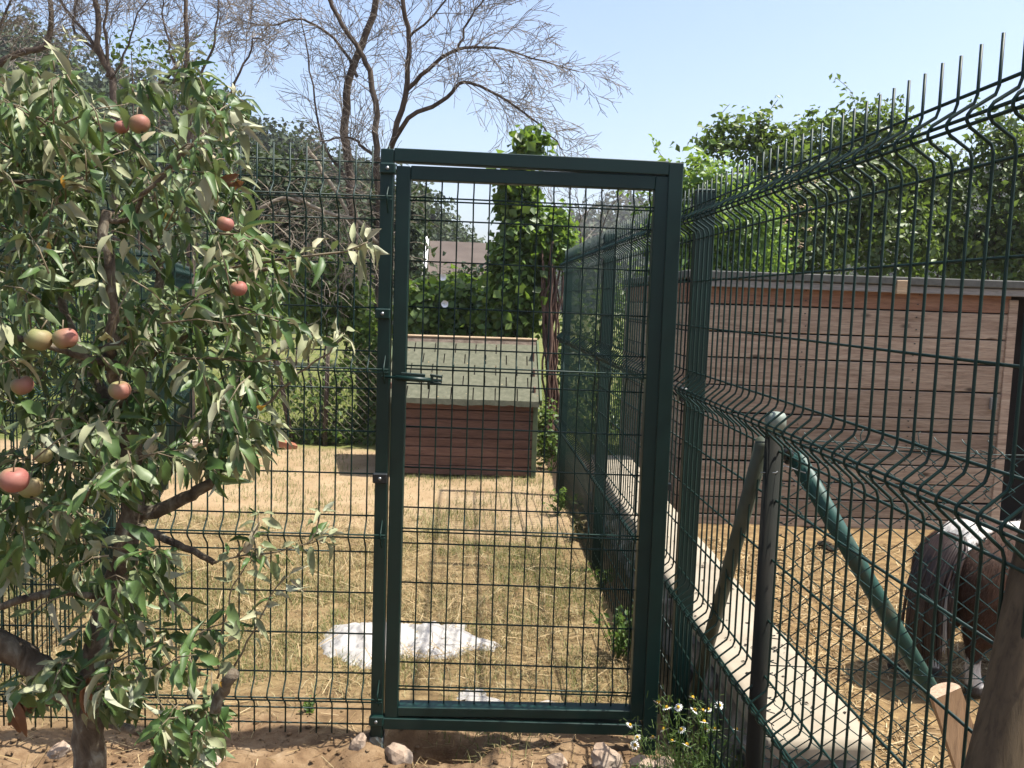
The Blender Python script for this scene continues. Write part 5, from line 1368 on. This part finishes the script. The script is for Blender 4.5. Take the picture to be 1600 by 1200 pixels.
for kind in ('green', 'pale'):
    parts = []
    for (p, d, nm, l, kk) in leaves[nleaf:]:
        if kk != kind: continue
        V, F = shapes[rnd.randrange(18)]; R_ = np.array(lmat(d, nm)); parts.append((V @ R_.T*l+np.array(p-A0), F))
    V, F = join_arrays(parts); tag(link('foliage', np_mesh('foliage', V, F, M['aleaf' if kind == 'green' else 'aleafpale'], True), ap), kind='stuff')
# withered leaves, a few yellow ones
def odd(px_, py_, Y, n, mat, label, L=.06, hang=1.0):
    for i in range(n):
        p = at(px_+rnd.uniform(-10, 10), py_+rnd.uniform(-14, 14), Y)
        V, F = shapes[rnd.randrange(18)]
        o = link('leaf', np_mesh('leaf', V, F, M[mat], True), ap); o['label'] = label
        o.matrix_local = Matrix.Translation(p-A0) @ lmat(Vector((rnd.gauss(0, .4), rnd.gauss(0, .4), -hang)), Vector((rnd.gauss(0, 1), -1, .2))).to_4x4() @ Matrix.Scale(L*rnd.uniform(.7, 1.2), 4)
odd(132, 1065, 1.98, 7, 'brownleaf', 'withered brown leaf'); odd(28, 1095, 2.0, 9, 'brownleaf', 'withered brown leaf', .075)
odd(260, 328, 1.93, 1, 'yellowleaf', 'yellow leaf', .03); odd(420, 645, 2.0, 1, 'yellowleaf', 'yellow leaf', .03, .2); odd(343, 1065, 2.0, 1, 'yellowleaf', 'yellow leaf', .03, .2); odd(100, 265, 1.93, 1, 'yellowleaf', 'yellow leaf', .035)
odd(72, 375, 1.93, 1, 'yellowleaf', 'yellow leaf', .025); odd(378, 275, 2.0, 3, 'brownleaf', 'withered brown leaf', .05, .2)

# apples: red cheek on a green yellow fruit
def apple_mat(name, red, sharp):
    mt, nt, p = base_mat(name, .55, .25)
    v = mapping(nt, (1, 1, 1)); sx = node(nt, 'ShaderNodeSeparateXYZ'); nt.links.new(v, sx.inputs[0])
    t = texnoise(nt, 24, 6, .6, v); t2 = texnoise(nt, 9, 4, .6, mapping(nt, (3, 3, .6)))
    md = node(nt, 'ShaderNodeMath', operation='MULTIPLY_ADD'); md.inputs[1].default_value = .035; nt.links.new(t2.outputs[0], md.inputs[0]); nt.links.new(sx.outputs[0], md.inputs[2])
    mr = node(nt, 'ShaderNodeMapRange'); mr.inputs[1].default_value = red-sharp+.0175; mr.inputs[2].default_value = red+sharp+.0175; nt.links.new(md.outputs[0], mr.inputs[0])
    g = ramp(nt, [(.3, (.26, .27, .10)), (.7, (.36, .36, .17))], t.outputs[0]); r = ramp(nt, [(.3, (.34, .10, .085)), (.7, (.46, .21, .16))], t.outputs[0])
    c = mixc(nt, mr.outputs[0], g.outputs[0], r.outputs[0]); nt.links.new(c, p.inputs['Base Color'])
    return mt
am = [apple_mat('apple_red', -.02, .03), apple_mat('apple_half', .005, .02), apple_mat('apple_green', .035, .03)]
def apple_shape():
    mb = MB(); rings = 14; sg = 20
    for i in range(rings+1):
        a = math.pi*i/rings; r_ = math.sin(a)*(1+.06*math.cos(a)); z = math.cos(a)*.9-.30*math.exp(-(a/.35)**2)*1+.16*math.exp(-((math.pi-a)/.35)**2)
        for j in range(sg): mb.v.append((r_*math.cos(2*math.pi*j/sg), r_*math.sin(2*math.pi*j/sg)*.97, z))
    for i in range(rings):
        for j in range(sg): mb.f.append((i*sg+j, (i+1)*sg+j, (i+1)*sg+(j+1) % sg, i*sg+(j+1) % sg))
    return mb
al = ['red streaked apple at the top of the tree', 'small shaded reddish apple tucked left of the streaked top apple', 'pinkish red apple on the right of the crown, higher of two', 'pinkish red apple on the right of the crown, lower of two', 'pale green apple half under a leaf, left of a pair on the left', 'pale green apple with red cheek, right of a pair on the left', 'greenish red apple low in the middle beside the trunk', 'dull red apple in shade near the left edge', 'large pinkish red apple hanging at the left edge', 'green apple behind the large pinkish one at the left edge', 'small green apple in shade above the large pinkish one']
kinds = [1, 0, 0, 0, 2, 1, 1, 1, 0, 2, 2]
for (a, b, r_, Ya), lb, kd in zip(apples_px, al, kinds):
    p = at(a, b, Ya); R_ = r_*Ya/FPX
    t = empty('apple', tuple(p)); tag(t, lb, 'apple', 'apples on the tree'); t.rotation_euler = (rnd.uniform(-.35, .5), rnd.uniform(-.4, .3), rnd.uniform(-.5, .5))
    s = apple_shape(); s.v = [tuple(c*R_*.94 for c in v) for v in s.v]; s.build('fruit', am[kd], t, True)
    MB().tube([(0, 0, R_*.55), (.002, 0, R_*.9), (.006, .004, R_*1.45)], .0016, 5).build('stalk', M['shoot'], t, True)
    MB().tube([(0, 0, -R_*.80), (0, 0, -R_*.74)], [R_*.10, R_*.13], 7).build('calyx', M['black'], t, True)

# ------------------------------------------------------------------ thin summer haze: one closed box round everything
hb = MB().box((0, 0, 0), (900, 620, 62)).build('haze', None); hb.location = (0, 210, 62/2-1.3)
hm_ = bpy.data.materials.new('haze'); hm_.use_nodes = True; nt = hm_.node_tree; nt.nodes.clear()
pv = nt.nodes.new('ShaderNodeVolumePrincipled'); pv.inputs['Density'].default_value = .0006; pv.inputs['Color'].default_value = (.95, .92, 1, 1); pv.inputs['Anisotropy'].default_value = .2
ho = nt.nodes.new('ShaderNodeOutputMaterial'); nt.links.new(pv.outputs[0], ho.inputs['Volume']); hb.data.materials.append(hm_)
tag(hb, kind='stuff')
